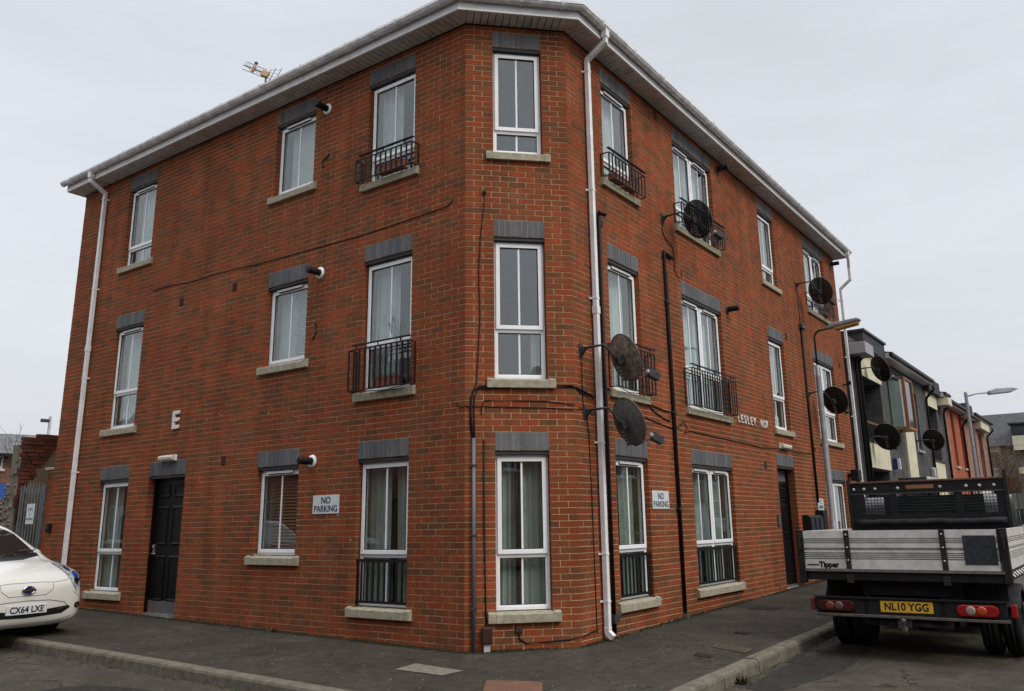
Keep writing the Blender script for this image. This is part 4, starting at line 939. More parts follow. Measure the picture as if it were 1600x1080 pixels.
mb = MB(); mb.tube([PR(12.5, 0, 2.12), PR(12.5, .12, 2.14)], .02, 8); mb.box(PR, 12.46, 12.54, .10, .2, 2.12, 2.20); obj('camera_body', mb, BLK, t)

# --- signs and letters
def sign(w, s0, s1, z0, z1, lines, lab, flip, sx=1.0, name='sign', cat='sign', size=.1):
    fr = FR[w]; t = thing(name, lab, cat, tuple(fr((s0+s1)/2, 0, z0))); mb = MB(); mb.box(fr, s0, s1, .003, .008, z0, z1); obj('board', mb, SIGNW, t, bev=.001)
    for (txt, zc, sz, c) in lines: text_obj('lettering', txt, sz, fr, (s0+s1)/2, .0085, zc, c, t, depth=.001, bold=sz*.02, sx=sx, flip=flip)
    return t
sign('L', 2.125, 2.638, -.905, -.662, [('NO', -.735, .125, SIGNK), ('PARKING', -.845, .115, SIGNK)], 'white NO PARKING sign on the left front between two ground floor windows', -1, sx=.95)
sign('R', 1.925, 2.435, -.905, -.658, [('NO', -.735, .125, SIGNK), ('PARKING', -.845, .115, SIGNK)], 'white NO PARKING sign on the right front next to the black pipe', 1, sx=.95)
BLUE = mat('notice_blue', (.05, .14, .22), .5)
t = sign('R', 9.50, 9.88, -.90, -.66, [('C!', -.735, .13, SIGNK)], 'small white notice with a black symbol above the meter boxes', 1)
mb = MB(); mb.box(PR, 9.55, 9.83, .0085, .0095, -.87, -.80); obj('blue_band', mb, BLUE, t)
t = thing('door_panel_sign', 'small grey entry buzzer panel left of the far black door', 'entry panel', tuple(PR(6.98, 0, -1.2)))
mb = MB(); mb.box(PR, 6.91, 7.07, 0, .02, -1.19, -.99); obj('panel', mb, DKM, t, bev=.003)
for k in range(4):
    mb = MB(); mb.box(PR, 6.94, 7.04, .02, .025, -1.165+k*.042, -1.145+k*.042); obj('button', mb, STEEL, t)
LETM = mat('letter_white', (.70, .68, .63), .6, noise=.2, nscale=15)
t = thing('building_letter', 'white raised letter E between the door light and the first floor', 'letter', tuple(PL(6.03, 0, .5)))
text_obj('letter', 'E', .39, PL, 6.02, .02, .627, LETM, t, depth=.015, bold=.012, sx=.95, flip=-1)
t = thing('street_name', 'white raised street name letters LESLEY ROV under the first floor balcony', 'street name', tuple(PR(6.0, 0, .57)))
x = 5.355
for i, ch in enumerate('LESLEY ROV'):
    if ch != ' ': text_obj('letter', ch, .205, PR, x, .012, .648, LETM, t, depth=.008, bold=.002, sx=.95 if ch != 'V' else .6, flip=1)
    x += {' ': .22}.get(ch, .152) if i != 8 else .125

# --- planters on the balconies
def planter(w, s0, s1, z, lab, h=.13, plants=True, seed=1):
    fr = FR[w]; rr = random.Random(seed); t = thing('planter', lab, 'planter', tuple(fr((s0+s1)/2, .07, z)), 'planters on the balconies')
    mb = MB(); a = .012
    for (x0, x1, y0, y1) in ((s0, s1, .01, .022), (s0, s1, .108, .12), (s0, s0+a, .022, .108), (s1-a, s1, .022, .108)): mb.box(fr, x0, x1, y0, y1, z, z+h)
    mb.box(fr, s0+a, s1-a, .022, .108, z, z+h*.85); mb.box(fr, s0-.008, s1+.008, .120, .128, z+h-.02, z+h); obj('trough', mb, TERRA, t)
    if plants:
        mb = MB()
        for k in range(70):
            c = fr(rr.uniform(s0+.02, s1-.02), rr.uniform(.03, .1), z+h*.85); d = Vector((rr.uniform(-1, 1), rr.uniform(-1, 1), rr.uniform(.6, 2))).normalized()*rr.uniform(.03, .09); sd_ = d.cross(Vector((0, 0, 1))).normalized()*.006
            mb.quad([c-sd_, c+sd_, c+d+sd_*.3, c+d-sd_*.3])
        obj('plant', mb, mat('dry_green', (.035, .045, .018), .8, noise=.4, nscale=40), t, stuff=True)
planter('L', .99, 1.47, .675, 'long pink terracotta trough on the first floor balcony left of the corner', .12)
planter('L', 1.0, 1.48, 3.655, 'terracotta trough on the top floor balcony left of the corner', .11, seed=3)
planter('R', 1.05, 1.35, 3.655, 'left terracotta trough on the top floor balcony right of the corner', .09, seed=4)
planter('R', 1.42, 1.72, 3.655, 'right terracotta trough on the top floor balcony right of the corner', .09, plants=False, seed=5)
planter('R', 11.2, 11.5, 3.655, 'small terracotta pot on the far end top floor balcony', .12, seed=8)
# twiggy dead shrub standing in the balcony trough
def twigs(root, h, n, rr, r0=.006, spread=.5, up_=1.0, depth=3):
    mb = MB()
    def grow(p, d, L, r, k):
        pts = [p]; q = p; dd = d
        for i in range(3):
            dd = (dd+Vector((rr.uniform(-.25, .25), rr.uniform(-.25, .25), rr.uniform(-.1, .2)))).normalized(); q = q+dd*L/3; pts.append(q)
        mb.tube(pts, r, 4 if k < depth else 5, caps=False, r2=r*.55)
        if k:
            for j in range(rr.randint(2, 4)):
                u = rr.uniform(.35, 1); b_ = pts[0].lerp(pts[-1], u) if False else pts[min(3, 1+int(u*2.99))]
                grow(b_, (dd+Vector((rr.uniform(-1, 1), rr.uniform(-1, 1), rr.uniform(-.3, .8)))*spread*1.2).normalized(), L*rr.uniform(.45, .75), r*.55, k-1)
    for i in range(n): grow(Vector(root)+Vector((rr.uniform(-.02, .02), rr.uniform(-.02, .02), 0)), Vector((rr.uniform(-.4, .4)*spread, rr.uniform(-.4, .4)*spread, up_)).normalized(), h*.5, r0, depth)
    return mb
TWIG = mat('dark_twigs', (.035, .028, .022), .9)
t = thing('potted_shrub', 'bare twiggy shrub in a black pot behind the first floor railing left of the corner', 'potted shrub', tuple(PL(.93, .06, .67)))
mb = MB(); mb.lathe(PL(.93, .065, .67), (0, 0, 1), [(0, 0), (.045, 0), (.06, .12), (.052, .12), (.05, .10), (0, .10)], 14); obj('pot', mb, BLK, t)
obj('branches', twigs(PL(.93, .065, .77), .85, 3, random.Random(5), .0045, .35), TWIG, t)

# --- meter / letter boxes by the far door
for k, (s0, s1) in enumerate(((8.36, 8.62), (8.66, 8.90), (8.94, 9.20))):
    t = thing('letter_box', ['left', 'middle', 'right'][k]+' one of three black steel letter boxes between the far door and the lamp', 'letter box', tuple(PR((s0+s1)/2, .08, -1.45)), 'letter boxes')
    mb = MB(); mb.prism(lambda a, b_, c: PR(b_, a, c), [(.01, -1.45), (.17, -1.45), (.17, -1.05), (.12, -1.0), (.01, -1.0)], s0, s1); obj('case', mb, BLK, t, bev=.006)
    mb = MB(); mb.box(PR, s0+.03, s1-.03, .171, .176, -1.40, -1.08); obj('flap', mb, mat('blue_black', (.018, .022, .035), .35), t)
t = thing('meter_box', 'taller black meter box right of the three letter boxes', 'meter box', tuple(PR(9.4, .08, -1.45))); mb = MB(); mb.box(PR, 9.25, 9.55, .0, .16, -1.45, -.90); obj('case', mb, BLK, t, bev=.008)
mb = MB(); mb.box(PR, 9.28, 9.52, .161, .166, -1.40, -.95); obj('lid', mb, BLK, t)

# --- aerial on the roof
AL = mat('aerial_alloy', (.12, .12, .13), .5, metal=.5); BEI = mat('aerial_beige', (.50, .33, .18), .7)
A = Vector((-3.52, 6.06, 7.95+Z0)); t = thing('tv_aerial', 'television aerial with orange joints on the roof edge of the left front', 'aerial', (A.x, A.y, 6.2+Z0))
mb = MB(); mb.tube([Vector((A.x, A.y, 6.2+Z0)), A], .02, 8); obj('mast', mb, AL, t)
lt = Vector((-.985, .172, 0)); dr = (lt*0.93+Vector((0, 0, .42))).normalized(); dp = dr.cross(Vector((0.17, .98, 0))).normalized(); sdv = Vector((.17, .98, 0))
mb = MB(); mb.tube([A-dr*.05, A+dr*.52], .013, 6); bm_ = obj('boom', mb, AL, t)
for k in (-1, 0, 1):
    mb = MB(); mb.tube([A+dp*.09*k+dr*.02, A+dp*.09*k+dr*.50], .007, 5); obj('director', mb, AL, bm_)
for k in range(5):
    mb = MB(); c = A+dr*(.10+.08*k); mb.tube([c-sdv*.15, c+sdv*.15], .005, 5); obj('director', mb, AL, bm_)
mb = MB(); f2 = lambda a, b_, c: A+dr*(.29+a)+sdv*b_+dp*c
mb.box(f2, -.03, .03, -.03, .03, -.07, .07); obj('joint', mb, BEI, t, bev=.01); mb = MB(); f2 = lambda a, b_, c: A+dr*(.02+a)+sdv*b_+dp*c; mb.box(f2, -.08, .07, -.05, .05, -.06, .08); obj('joint', mb, BEI, t, bev=.02)
for k, (u, h) in enumerate(((-.05, .13), (-.13, .20), (-.24, .24))):
    mb = MB(); c = A+dr*(u); mb.tube([c-dp*h, c+dp*h], .009, 5); obj('reflector_rod', mb, AL, t)
for k in range(5):
    mb = MB(); c = dp*(-.2+.1*k); mb.tube([A+dr*(-.05)+c*.6, A+dr*(-.24)+c], .004, 4); obj('reflector_rod', mb, AL, t)
mb = MB(); mb.lathe(A+dr*.30+dp*(-.14) if dp.z < 0 else A+dr*.30+dp*.14, (0, 0, 1), [(0, -.03), (.035, -.02), (.035, .02), (0, .04)], 10); obj('cap', mb, AL, t)

# --- sodium street lamp on the pavement by the right-hand front
LX, LY = 6.86, 4.01
gz = Gz(LX, LY)+Z0; t = thing('street_lamp', 'grey street lamp column with an orange glass head by the right front', 'street lamp', (LX, LY, gz))
GALV = mat('galvanised', (.26, .26, .27), .5, metal=.4, noise=.25, nscale=8)
mb = MB(); mb.lathe((LX, LY, gz), (0, 0, 1), [(.075, 0), (.075, 1.0), (.065, 1.1), (.055, 1.12), (.05, 3.80), (.05, 3.84), (.038, 3.86), (.036, 4.0), (.02, 4.02)], 16); obj('column', mb, GALV, t)
o_ = Vector((H, -H, 0)); zt_ = 4.72
mb = MB(); arm = [Vector((LX, LY, gz+3.95)), Vector((LX, LY, zt_-.05))]+[Vector((LX, LY, zt_-.05))+o_*.14*(1-math.cos(a))+Vector((0, 0, .14*math.sin(a))) for a in [math.radians(d) for d in (20, 40, 60, 75, 88)]]+[Vector((LX, LY, zt_+.10))+o_*.30]
mb.tube(arm, .018, 8); obj('arm', mb, BLK, t)
hb = Vector((LX, LY, zt_+.10))+o_*.28; tl_ = Vector((0, 0, 1)); f2 = lambda a, b_, c: hb+o_*a+Vector((H, H, 0))*b_+Vector((0, 0, c+a*.08))
mb = MB(); mb.prism(f2, [(0, -.02), (0, .05), (.08, .075), (.5, .075), (.56, .05), (.56, .01), (.1, .0)], -.075, .075); hd = obj('lamp_head', mb, GALV, t, bev=.015)
mb = MB(); mb.prism(f2, [(.08, -.002), (.54, .006), (.52, -.055), (.12, -.075)], -.065, .065); obj('lamp_glass', mb, mat('orange_glass', (.32, .15, .03), .3, noise=.3, nscale=14), hd, bev=.015)
# ---------------------------------------------------------------- the tipper truck
TO = Vector((WC+H*1.5+H*3.2, H*1.5-H*3.2, 0))
def TK(x, y, z): return Vector((TO.x+H*x+H*y, TO.y-H*x+H*y, z+Z0))
tg = Gz(TO.x+.8, TO.y+.8)-KERB
TR = thing('tipper_truck', 'tipper truck with dirty white dropside tail seen from behind at the kerb', 'truck', tuple(TK(0, 1, tg)))
ALU = mat('grubby_alloy', (.64, .63, .59), .5, col2=(.47, .455, .415), nscale=7, bump=.15, bscale=30)
TKD = mat('truck_dark', (.010, .011, .013), .6, col2=(.022, .020, .018), nscale=9, bump=.2)
TKG = mat('truck_grime', (.032, .029, .025), .8, col2=(.014, .013, .012), nscale=12, bump=.4)
TKW = mat('truck_cab_paint', (.16, .165, .165), .4, noise=.35, nscale=5)
RUB = mat('tyre_rubber', (.014, .014, .014), .85, noise=.4, nscale=12)
REDL = mat('red_lens', (.28, .008, .008), .25, noise=.15); ORL = mat('amber_lens', (.38, .055, .008), .25); CLL = mat('clear_lens', (.27, .22, .19), .2)
YPL = mat('yellow_plate', (.62, .36, .025), .45, noise=.12, nscale=20)
RST = mat('rusty_rail', (.17, .065, .03), .8, col2=(.07, .045, .035), nscale=14)
# ribbed dropsides: grooves are real
def ribbed(fr, a0, a1, z0, z1, b0, b1, grooves, name, parent, m_=ALU):
    pr = [(b0, z0)]; zz = z0
    for g in grooves:
        z = z0+(z1-z0)*g; pr += [(b1, z-.007), (b1-.020*(1 if b1 > b0 else -1), z-.005), (b1-.020*(1 if b1 > b0 else -1), z+.005), (b1, z+.007)]
    pr = [(b0, z0), (b1, z0)]+pr[1:]+[(b1, z1), (b0, z1)]
    mb = MB(); n = len(pr)
    for i in range(n):
        p, q = pr[i], pr[(i+1) % n]; mb.quad([fr(a0, *p), fr(a0, *q), fr(a1, *q), fr(a1, *p)], uvs=[(a0, p[1]), (a0, q[1]), (a1, q[1]), (a1, p[1])])
    mb.quad([fr(a0, *p) for p in pr]); mb.quad([fr(a1, *p) for p in reversed(pr)])
    return link(name, mb.mesh(name, m_), parent)
GR = (.26, .31, .36, .41, .50, .535, .68, .73, .78)
fr_t = lambda a, b_, c: TK(a, -b_, c)                       # b out towards the rear
seg = [(-1.035, -.565), (-.508, .435), (.493, .985)]
tail = None
for k, (a0, a1) in enumerate(seg):
    p = ribbed(fr_t, a0, a1, -1.635, -1.215, -.03, 0.0, GR, 'tail_board', TR)
    tail = tail or p
for a in (-.5365, .464):
    mb = MB(); mb.box(fr_t, a-.027, a+.027, -.03, .018, -1.66, -1.21); mb.box(fr_t, a-.035, a+.035, -.03, .03, -1.79, -1.70); obj('tail_post', mb, TKG, TR, bev=.004)
for a in (-1.065, 1.045):
    mb = MB(); mb.box(fr_t, a-.04, a+.035, -.06, .02, -1.76 if a > 0 else -1.80, -1.205); obj('corner_post', mb, TKD, TR, bev=.006)
mb = MB(); mb.box(fr_t, .66, .97, .001, .006, -1.575, -1.275); obj('tail_patch', mb, mat('patch_grey', (.035, .037, .045), .6, noise=.4, nscale=20), TR)
mb = MB(); mb.box(fr_t, -1.03, 1.02, -.04, .025, -1.665, -1.637); obj('tail_lip', mb, mat('worn_lip', (.13, .12, .105), .7, noise=.4, nscale=25), TR)
mb = MB(); mb.box(fr_t, -1.08, 1.07, -.08, .0, -1.76, -1.667); obj('bed_rail', mb, TKD, TR, bev=.006)
for a in (-1.065, 1.045):
    mb = MB(); mb.box(fr_t, a-.02, a+.02, .021, .045, -1.30, -1.24); mb.box(fr_t, a-.008, a+.008, .022, .055, -1.42, -1.30); obj('drop_latch', mb, TKG, TR, bev=.004)
for a in (-.5365, .464):
    for z in (-1.26, -1.40, -1.54):
        mb = MB(); mb.lathe(fr_t(a, .018, z), TK(0, -1, 0)-TK(0, 0, 0), [(.010, 0), (.009, .005), (0, .006)], 8); obj('bolt', mb, ALU, TR)
text_obj('lettering', 'Tipper', .085, fr_t, -.76, .003, -1.592, SIGNK, tail, depth=.002, bold=.004, sx=.95, flip=1)
mb = MB(); mb.box(fr_t, -1.01, -.875, .001, .004, -1.60, -1.588); obj('lettering', mb, SIGNK, tail)
for sx_ in (-1, 1):
    f_s = (lambda a, b_, c, q=sx_: TK(q*(1.045+b_), a, c))
    ribbed(f_s, .04, 2.12, -1.635, -1.215, -.03, 0.0, GR, 'side_board', TR)
    mb = MB(); mb.box(f_s, .0, 2.2, -.06, .01, -1.74, -1.637); obj('side_rail', mb, TKG, TR)
    for k in range(9):
        mb = MB(); y = .15+k*.23; mb.tube([TK(sx_*1.052, y, -1.66), TK(sx_*1.085, y+.01, -1.70), TK(sx_*1.085, y+.05, -1.70), TK(sx_*1.052, y+.06, -1.66)], .008, 6); obj('rope_hook', mb, ALU, TR)
mb = MB(); mb.box(TK, -1.03, 1.03, .03, 2.15, -1.66, -1.64); obj('bed_floor', mb, TKG, TR)
mb = MB(); mb.box(TK, -.45, .45, .15, 2.1, -1.92, -1.67); mb2 = mb; obj('bed_hopper', mb, TKD, TR)
# headboard with wire guards
yh = 2.2; fh = lambda a, b_, c: TK(a*.975-.045, yh-b_, c)
hb_ = thing('x', '', '') if False else None
mb = MB()
def bx(a0, a1, z0, z1, b0=0., b1=.03): mb.box(fh, a0, a1, b0, b1, z0, z1)
bx(-.98, .98, -.765, -.615); bx(-.98, -.80, -1.03, -.765); bx(-.45, -.37, -1.03, -.765); bx(.37, .46, -1.03, -.765); bx(.86, .98, -1.03, -.765); bx(-.98, .98, -1.635, -1.03)
HB = obj('headboard', mb, TKD, TR)
mb = MB(); mb.box(fh, -1.0, 1.0, -.01, .045, -.615, -.590); obj('top_rail', mb, RST, HB, bev=.004)
mb = MB(); mb.box(fh, -.98, .98, .03, .04, -.765, -.752); obj('crease', mb, mat('dull_edge', (.07, .072, .078), .6), HB)
for a in (-1.0, .985):
    mb = MB(); mb.box(fh, a-.02, a+.02, -.02, .05, -1.5, -.56 if a < 0 else -.50); obj('head_post', mb, TKG, HB)
for a in (-.93, -.79, -.64, -.34, .20, .52, .68, .85):
    mb = MB(); mb.lathe(fh(a, .03, -.69), TK(0, -1, 0)-TK(0, 0, 0), [(.020, 0), (.018, .006), (0, .008)], 12); obj('rivet', mb, ALU, HB)
mb = MB(); mb.box(fh, -.23, .12, .031, .036, -.705, -.655); obj('sticker', mb, mat('faded_orange', (.30, .10, .035), .6, col2=(.20, .13, .06), nscale=22), HB)
for (x0, x1) in ((-.80, -.45), (-.37, .37), (.46, .86)):
    mb = MB(); n = round((x1-x0)/.042)
    for i in range(1, n): a = x0+(x1-x0)*i/n; mb.tube([fh(a, .015, -1.03), fh(a, .015, -.765)], .0045, 4, caps=False)
    for i in range(1, 7): z = -1.03+.265*i/7; mb.tube([fh(x0, .02, z), fh(x1, .02, z)], .0045, 4, caps=False)
    obj('wire_guard', mb, TKD, HB, stuff=True)
mb = MB(); rt_ = random.Random(3)
mb.tube([fh(-.95+.127*i, .1+rt_.uniform(-.02, .02), -1.14+rt_.uniform(-.008, .008)) for i in range(16)], .045, 7)
obj('tarpaulin_roll', mb, mat('tarp', (.02, .02, .022), .7, noise=.5), TR)
# cab
mb = MB(); sec = [(0.0, -1.75), (0.0, -.90), (.08, -.80), (1.55, -.78), (1.75, -.84), (2.3, -1.38), (2.9, -1.52), (3.05, -1.65), (3.05, -2.15), (0, -2.15)]
mb.prism(lambda a, b_, c: TK(b_, 2.42+a, c), sec, -.90, .82); CAB = obj('cab', mb, TKW, TR, bev=.04)
WG = mat('cab_glass', (.02, .03, .028), .08)
mb = MB(); mb.box(TK, -.62, .62, 2.400, 2.416, -1.12, -.80); obj('rear_window', mb, WG, CAB)
for sx_ in (-1, 1):
    mb = MB(); f_s = (lambda a, b_, c, q=sx_: TK(q*(.932+b_), 2.42+a, c)); mb.prism(f_s, [(.75, -1.2), (.75, -.78), (1.6, -.78), (2.05, -1.2)], 0, .004); mb.prism(f_s, [(.1, -1.2), (.1, -.8), (.65, -.78), (.65, -1.2)], 0, .004); obj('side_window', mb, WG, CAB) if sx_ < 0 else obj('side_window', mb, WG, CAB)
    mb = MB(); mb.box(TK, sx_*.98, sx_*1.12, 4.3, 4.36, -1.25, -.98); mb.tube([TK(sx_*.93, 4.35, -1.1), TK(sx_*1.0, 4.35, -1.1)], .015, 6); obj('wing_mirror', mb, TKD, CAB, bev=.01)
# chassis, rear bar, lamps
for sx_ in (-.42, .36):
    mb = MB(); mb.box(TK, sx_, sx_+.06, .1, 5.2, -2.1, -1.93); obj('chassis_rail', mb, TKD, TR)
LB = MB(); LB.box(fr_t, -.945, .985, -.04, .0, -2.115, -1.955); LB = obj('light_bar', LB, TKD, TR)
mb = MB(); mb.box(fr_t, -.96, 1.0, -.06, .05, -2.145, -2.118); obj('bar_lip', mb, mat('scraped_lip', (.11, .095, .075), .8, col2=(.045, .035, .03), nscale=18), LB, bev=.004)
mb = MB(); mb.box(fr_t, -.96, 1.0, -.04, .02, -1.953, -1.935); obj('bar_top', mb, TKD, LB)
mb = MB(); mb.box(fr_t, -.245, .29, .002, .010, -2.085, -1.968); pl = obj('number_plate', mb, YPL, LB, bev=.003)
text_obj('lettering', 'NL10 YGG', .108, fr_t, .022, .0105, -2.028, SIGNK, pl, depth=.001, bold=.003, sx=.90, spacing=1.02)
def lamp(x0, x1, order, grime=False):
    zc = -2.035; r = .058
    ol = []
    for k in range(9): a = math.radians(90+k*22.5); ol.append((x0+r+r*math.cos(a), zc+r*math.sin(a)))
    for k in range(9): a = math.radians(-90+k*22.5); ol.append((x1-r+r*math.cos(a), zc+r*math.sin(a)))
    mb = MB(); mb.prism(fr_t, ol, .002, .035, smooth=False); L_ = obj('tail_light', mb, mat('red_lens_dirty', (.06, .01, .01), .5, noise=.5) if grime else REDL, LB, bev=.010)
    for (u, m_) in order:
        xx = x0+(x1-x0)*u; mb = MB(); mb.lathe(fr_t(xx, .0345, zc), fr_t(0, 1, 0)-fr_t(0, 0, 0), [(.048, 0), (.046, .008), (.03, .012), (0, .013)], 18); obj('lens', mb, m_, L_)
lamp(-.915, -.52, [(.33, mat('amber_dirty', (.14, .035, .01), .5)), (.58, mat('clear_dirty', (.10, .06, .055), .4))], True)
lamp(.52, .915, [(.34, CLL), (.60, ORL)])
for x_, m_ in ((-.985, mat('dull_red', (.09, .01, .012), .5)), (1.05, REDL)):
    mb = MB(); mb.box(fr_t, x_-.025, x_+.025, -.05, .012, -2.09, -1.965); obj('side_marker', mb, m_, TR, bev=.006)
mb = MB(); mb.tube([TK(-.42, .1, -2.20), TK(.45, .1, -2.205)], .038, 12); obj('tow_bar', mb, mat('bar_blue_grey', (.05, .055, .065), .6, noise=.4), TR)
mb = MB(); mb.box(TK, -.08, .06, -.02, .14, -2.24, -2.16); mb.lathe(TK(-.01, -.06, -2.20), (0, 0, 1), [(.018, -.05), (.018, -.0), (.028, .02), (.03, .04), (.02, .06), (0, .065)], 12); mb.lathe(TK(-.01, -.04, -2.20), (0, 0, 1), [(.0, -.11), (.03, -.10), (.035, -.05), (.02, -.02)], 12); obj('tow_hitch', mb, mat('hitch_metal', (.10, .09, .08), .5, metal=.5, noise=.5), TR)
for x_ in (-.42, .36):
    mb = MB(); mb.box(TK, x_, x_+.05, .0, .12, -2.2, -1.95); obj('bar_bracket', mb, TKD, TR)
# mudguards and wheels (pairs at the rear)
WR = .335
def wheel(xc, y, w, parent, rim=True):
    zc = tg+WR-.006; ax = TK(1, 0, 0)-TK(0, 0, 0); c = TK(xc, y, zc); mb = MB(); h = w/2
    mb.lathe(c, ax, [(.19, -h*.9), (.25, -h), (.31, -h*.92), (WR-.006, -h*.7), (WR, -h*.35), (WR-.004, -h*.33), (WR-.012, -h*.30), (WR-.012, -h*.22), (WR, -h*.2), (WR, h*.2), (WR-.012, h*.22), (WR-.012, h*.30), (WR, h*.33), (WR-.006, h*.7), (.31, h*.92), (.25, h), (.19, h*.9), (.19, -h*.9)], 36)
    wo = obj('wheel', mb, RUB, parent)
    mb = MB(); mb.lathe(c, ax, [(.19, -h*.85), (.17, -h*.5), (.10, -h*.3), (.08, 0), (.10, h*.3), (.17, h*.5), (.19, h*.85)], 24); obj('rim', mb, TKG, wo)
for x_ in (-.90, -.68, .70, .92): wheel(x_, 1.02, .19, TR)
for x_ in (-.80, .80): wheel(x_, 4.6, .2, TR)
mb = MB(); mb.tube([TK(-.9, 1.02, tg+WR), TK(.9, 1.02, tg+WR)], .06, 10); mb.lathe(TK(0, 1.02, tg+WR), TK(1, 0, 0)-TK(0, 0, 0), [(.05, -.16), (.13, -.08), (.13, .08), (.05, .16)], 16); obj('rear_axle', mb, TKD, TR)
for sx_ in (-1, 1):
    mb = MB(); n = 12; r = .42
    for i in range(n):
        a0, a1 = math.radians(28+i*(125)/n), math.radians(28+(i+1)*125/n); Z = tg+WR
        q = [(1.02-r*math.cos(a), Z+r*math.sin(a)) for a in (a0, a1)]
        xa, xb = sx_*.56, sx_*1.04
        mb.quad([TK(xa, *q[0]), TK(xb, *q[0]), TK(xb, *q[1]), TK(xa, *q[1])], smooth=True)
        q2 = [(1.02-(r-.06)*math.cos(a), Z+(r-.06)*math.sin(a)) for a in (a0, a1)]
        mb.quad([TK(xb, *q[0]), TK(xb, *q2[0]), TK(xb, *q2[1]), TK(xb, *q[1])])
    link('mudguard', mb.mesh('mudguard', mat('mudguard', (.05, .05, .052), .6, noise=.3) if sx_ > 0 else TKD, recalc=False), TR)
mb = MB(); mb.box(TK, -.93, -.50, .55, .56, -2.0, -1.70); mb.box(TK, .52, .95, .55, .56, -2.05, -1.70); obj('mud_flap', mb, TKD, TR) if False else None
for (x0, x1) in ((-.95, -.5), (.52, .96)):
    mb = MB(); mb.box(TK, x0, x1, .50, .512, -1.98, -1.70); obj('mud_flap', mb, TKD, TR)
mb = MB(); mb.lathe(TK(.40, .5, -2.22), TK(0, 1, 0)-TK(0, 0, 0), [(.05, 0), (.09, .02), (.09, .5), (.05, .52)], 12); obj('silencer', mb, TKD, TR)
mb = MB(); mb.box(TK, -.45, .40, .25, .28, -2.0, -1.76); obj('under_panel', mb, TKD, TR)
# ---------------------------------------------------------------- parked cars
def cr_spline(P, m_):
    out_ = []; n = len(P)
    for i in range(n-1):
        p0, p1, p2, p3 = P[max(0, i-1)], P[i], P[i+1], P[min(n-1, i+2)]
        for k in range(m_):
            t = k/m_; out_.append([0.5*((2*b_)+(-a+c)*t+(2*a-5*b_+4*c-d)*t*t+(-a+3*b_-3*c+d)*t**3) for a, b_, c, d in zip(p0, p1, p2, p3)])
    out_.append(list(P[-1])); return out_
def car_body(fr, st, parent, m_, name='body', mu=4, mv=3):
    """st: list of (y, [(x,z)*K]) half sections from the bottom centre round to the roof centre"""
    K = len(st[0][1]); rings = []
    for y, r in st: rings.append([c for p in r for c in p]+[y])
    rings = cr_spline(rings, mu); full = []
    for r in rings:
        y = r[-1]; pts = [[r[2*i], r[2*i+1]] for i in range(K)]; pts = cr_spline(pts, mv)
        pts = [[max(0, a), b_] for a, b_ in pts]; pts[0][0] = 0; pts[-1][0] = 0
        ring = [(p[0], y, p[1]) for p in pts]+[(-p[0], y, p[1]) for p in reversed(pts[1:-1])]; full.append(ring)
    mb = MB(); n = len(full[0])
    for r in full: mb.v += [tuple(fr(*p)) for p in r]
    for i in range(len(full)-1):
        for j in range(n):
            a = i*n+j; b_ = i*n+(j+1) % n; mb.f.append((a, b_, b_+n, a+n)); mb.uv.append([(0, 0)]*4); mb.sm.append(True); mb.rnd.append(0)
    for q in (range(n), range((len(full)-1)*n, len(full)*n)): mb.f.append(tuple(q)); mb.uv.append([(0, 0)]*n); mb.sm.append(True); mb.rnd.append(0)
    me = mb.mesh(name, m_); o = link(name, me, parent)
    bv = BVHTree.FromPolygons([v.co for v in me.vertices], [tuple(p.vertices) for p in me.polygons]); return o, bv
def patch(fr, bv, outline, view, m_, name, parent, off=.004, rings=8, thick=0.0, dens=5):
    """a panel that follows the body: outline in the plane seen along 'view' ('front': (x,z), 'side+': (y,z), 'side-', 'top': (x,y)), laid on the skin"""
    ol = []
    n = len(outline)
    for i in range(n):
        a, b_ = outline[i], outline[(i+1) % n]
        for k in range(dens): ol.append((a[0]+(b_[0]-a[0])*k/dens, a[1]+(b_[1]-a[1])*k/dens))
    cx = sum(p[0] for p in ol)/len(ol); cy = sum(p[1] for p in ol)/len(ol)
    def cast(p):
        if view == 'front': o_, d = fr(p[0], -2, p[1]), fr(0, 1, 0)-fr(0, 0, 0)
        elif view == 'rear': o_, d = fr(p[0], 9, p[1]), fr(0, -1, 0)-fr(0, 0, 0)
        elif view == 'side+': o_, d = fr(3, p[0], p[1]), fr(-1, 0, 0)-fr(0, 0, 0)
        elif view == 'side-': o_, d = fr(-3, p[0], p[1]), fr(1, 0, 0)-fr(0, 0, 0)
        else: o_, d = fr(p[0], p[1], 4), Vector((0, 0, -1))
        h = bv.ray_cast(o_, d.normalized())
        if h[0] is None: return None
        nn = h[1]; nn = -nn if nn.dot(d) > 0 else nn
        return h[0]+nn*off
    mb = MB(); prev = None
    for k in range(rings, -1, -1):
        t = k/rings; cur = []
        for p in ol:
            q = cast((cx+(p[0]-cx)*t, cy+(p[1]-cy)*t)); cur.append(q)
        if prev:
            for i in range(len(ol)):
                j = (i+1) % len(ol); f_ = [prev[i], prev[j], cur[j], cur[i]]
                if all(v is not None for v in f_):
                    if k == 0: f_ = f_[:3]
                    mb.quad(f_, smooth=True)
        prev = cur
    if not mb.v: return None
    me = mb.mesh(name, m_, recalc=False)
    o = link(name, me, parent)
    return o
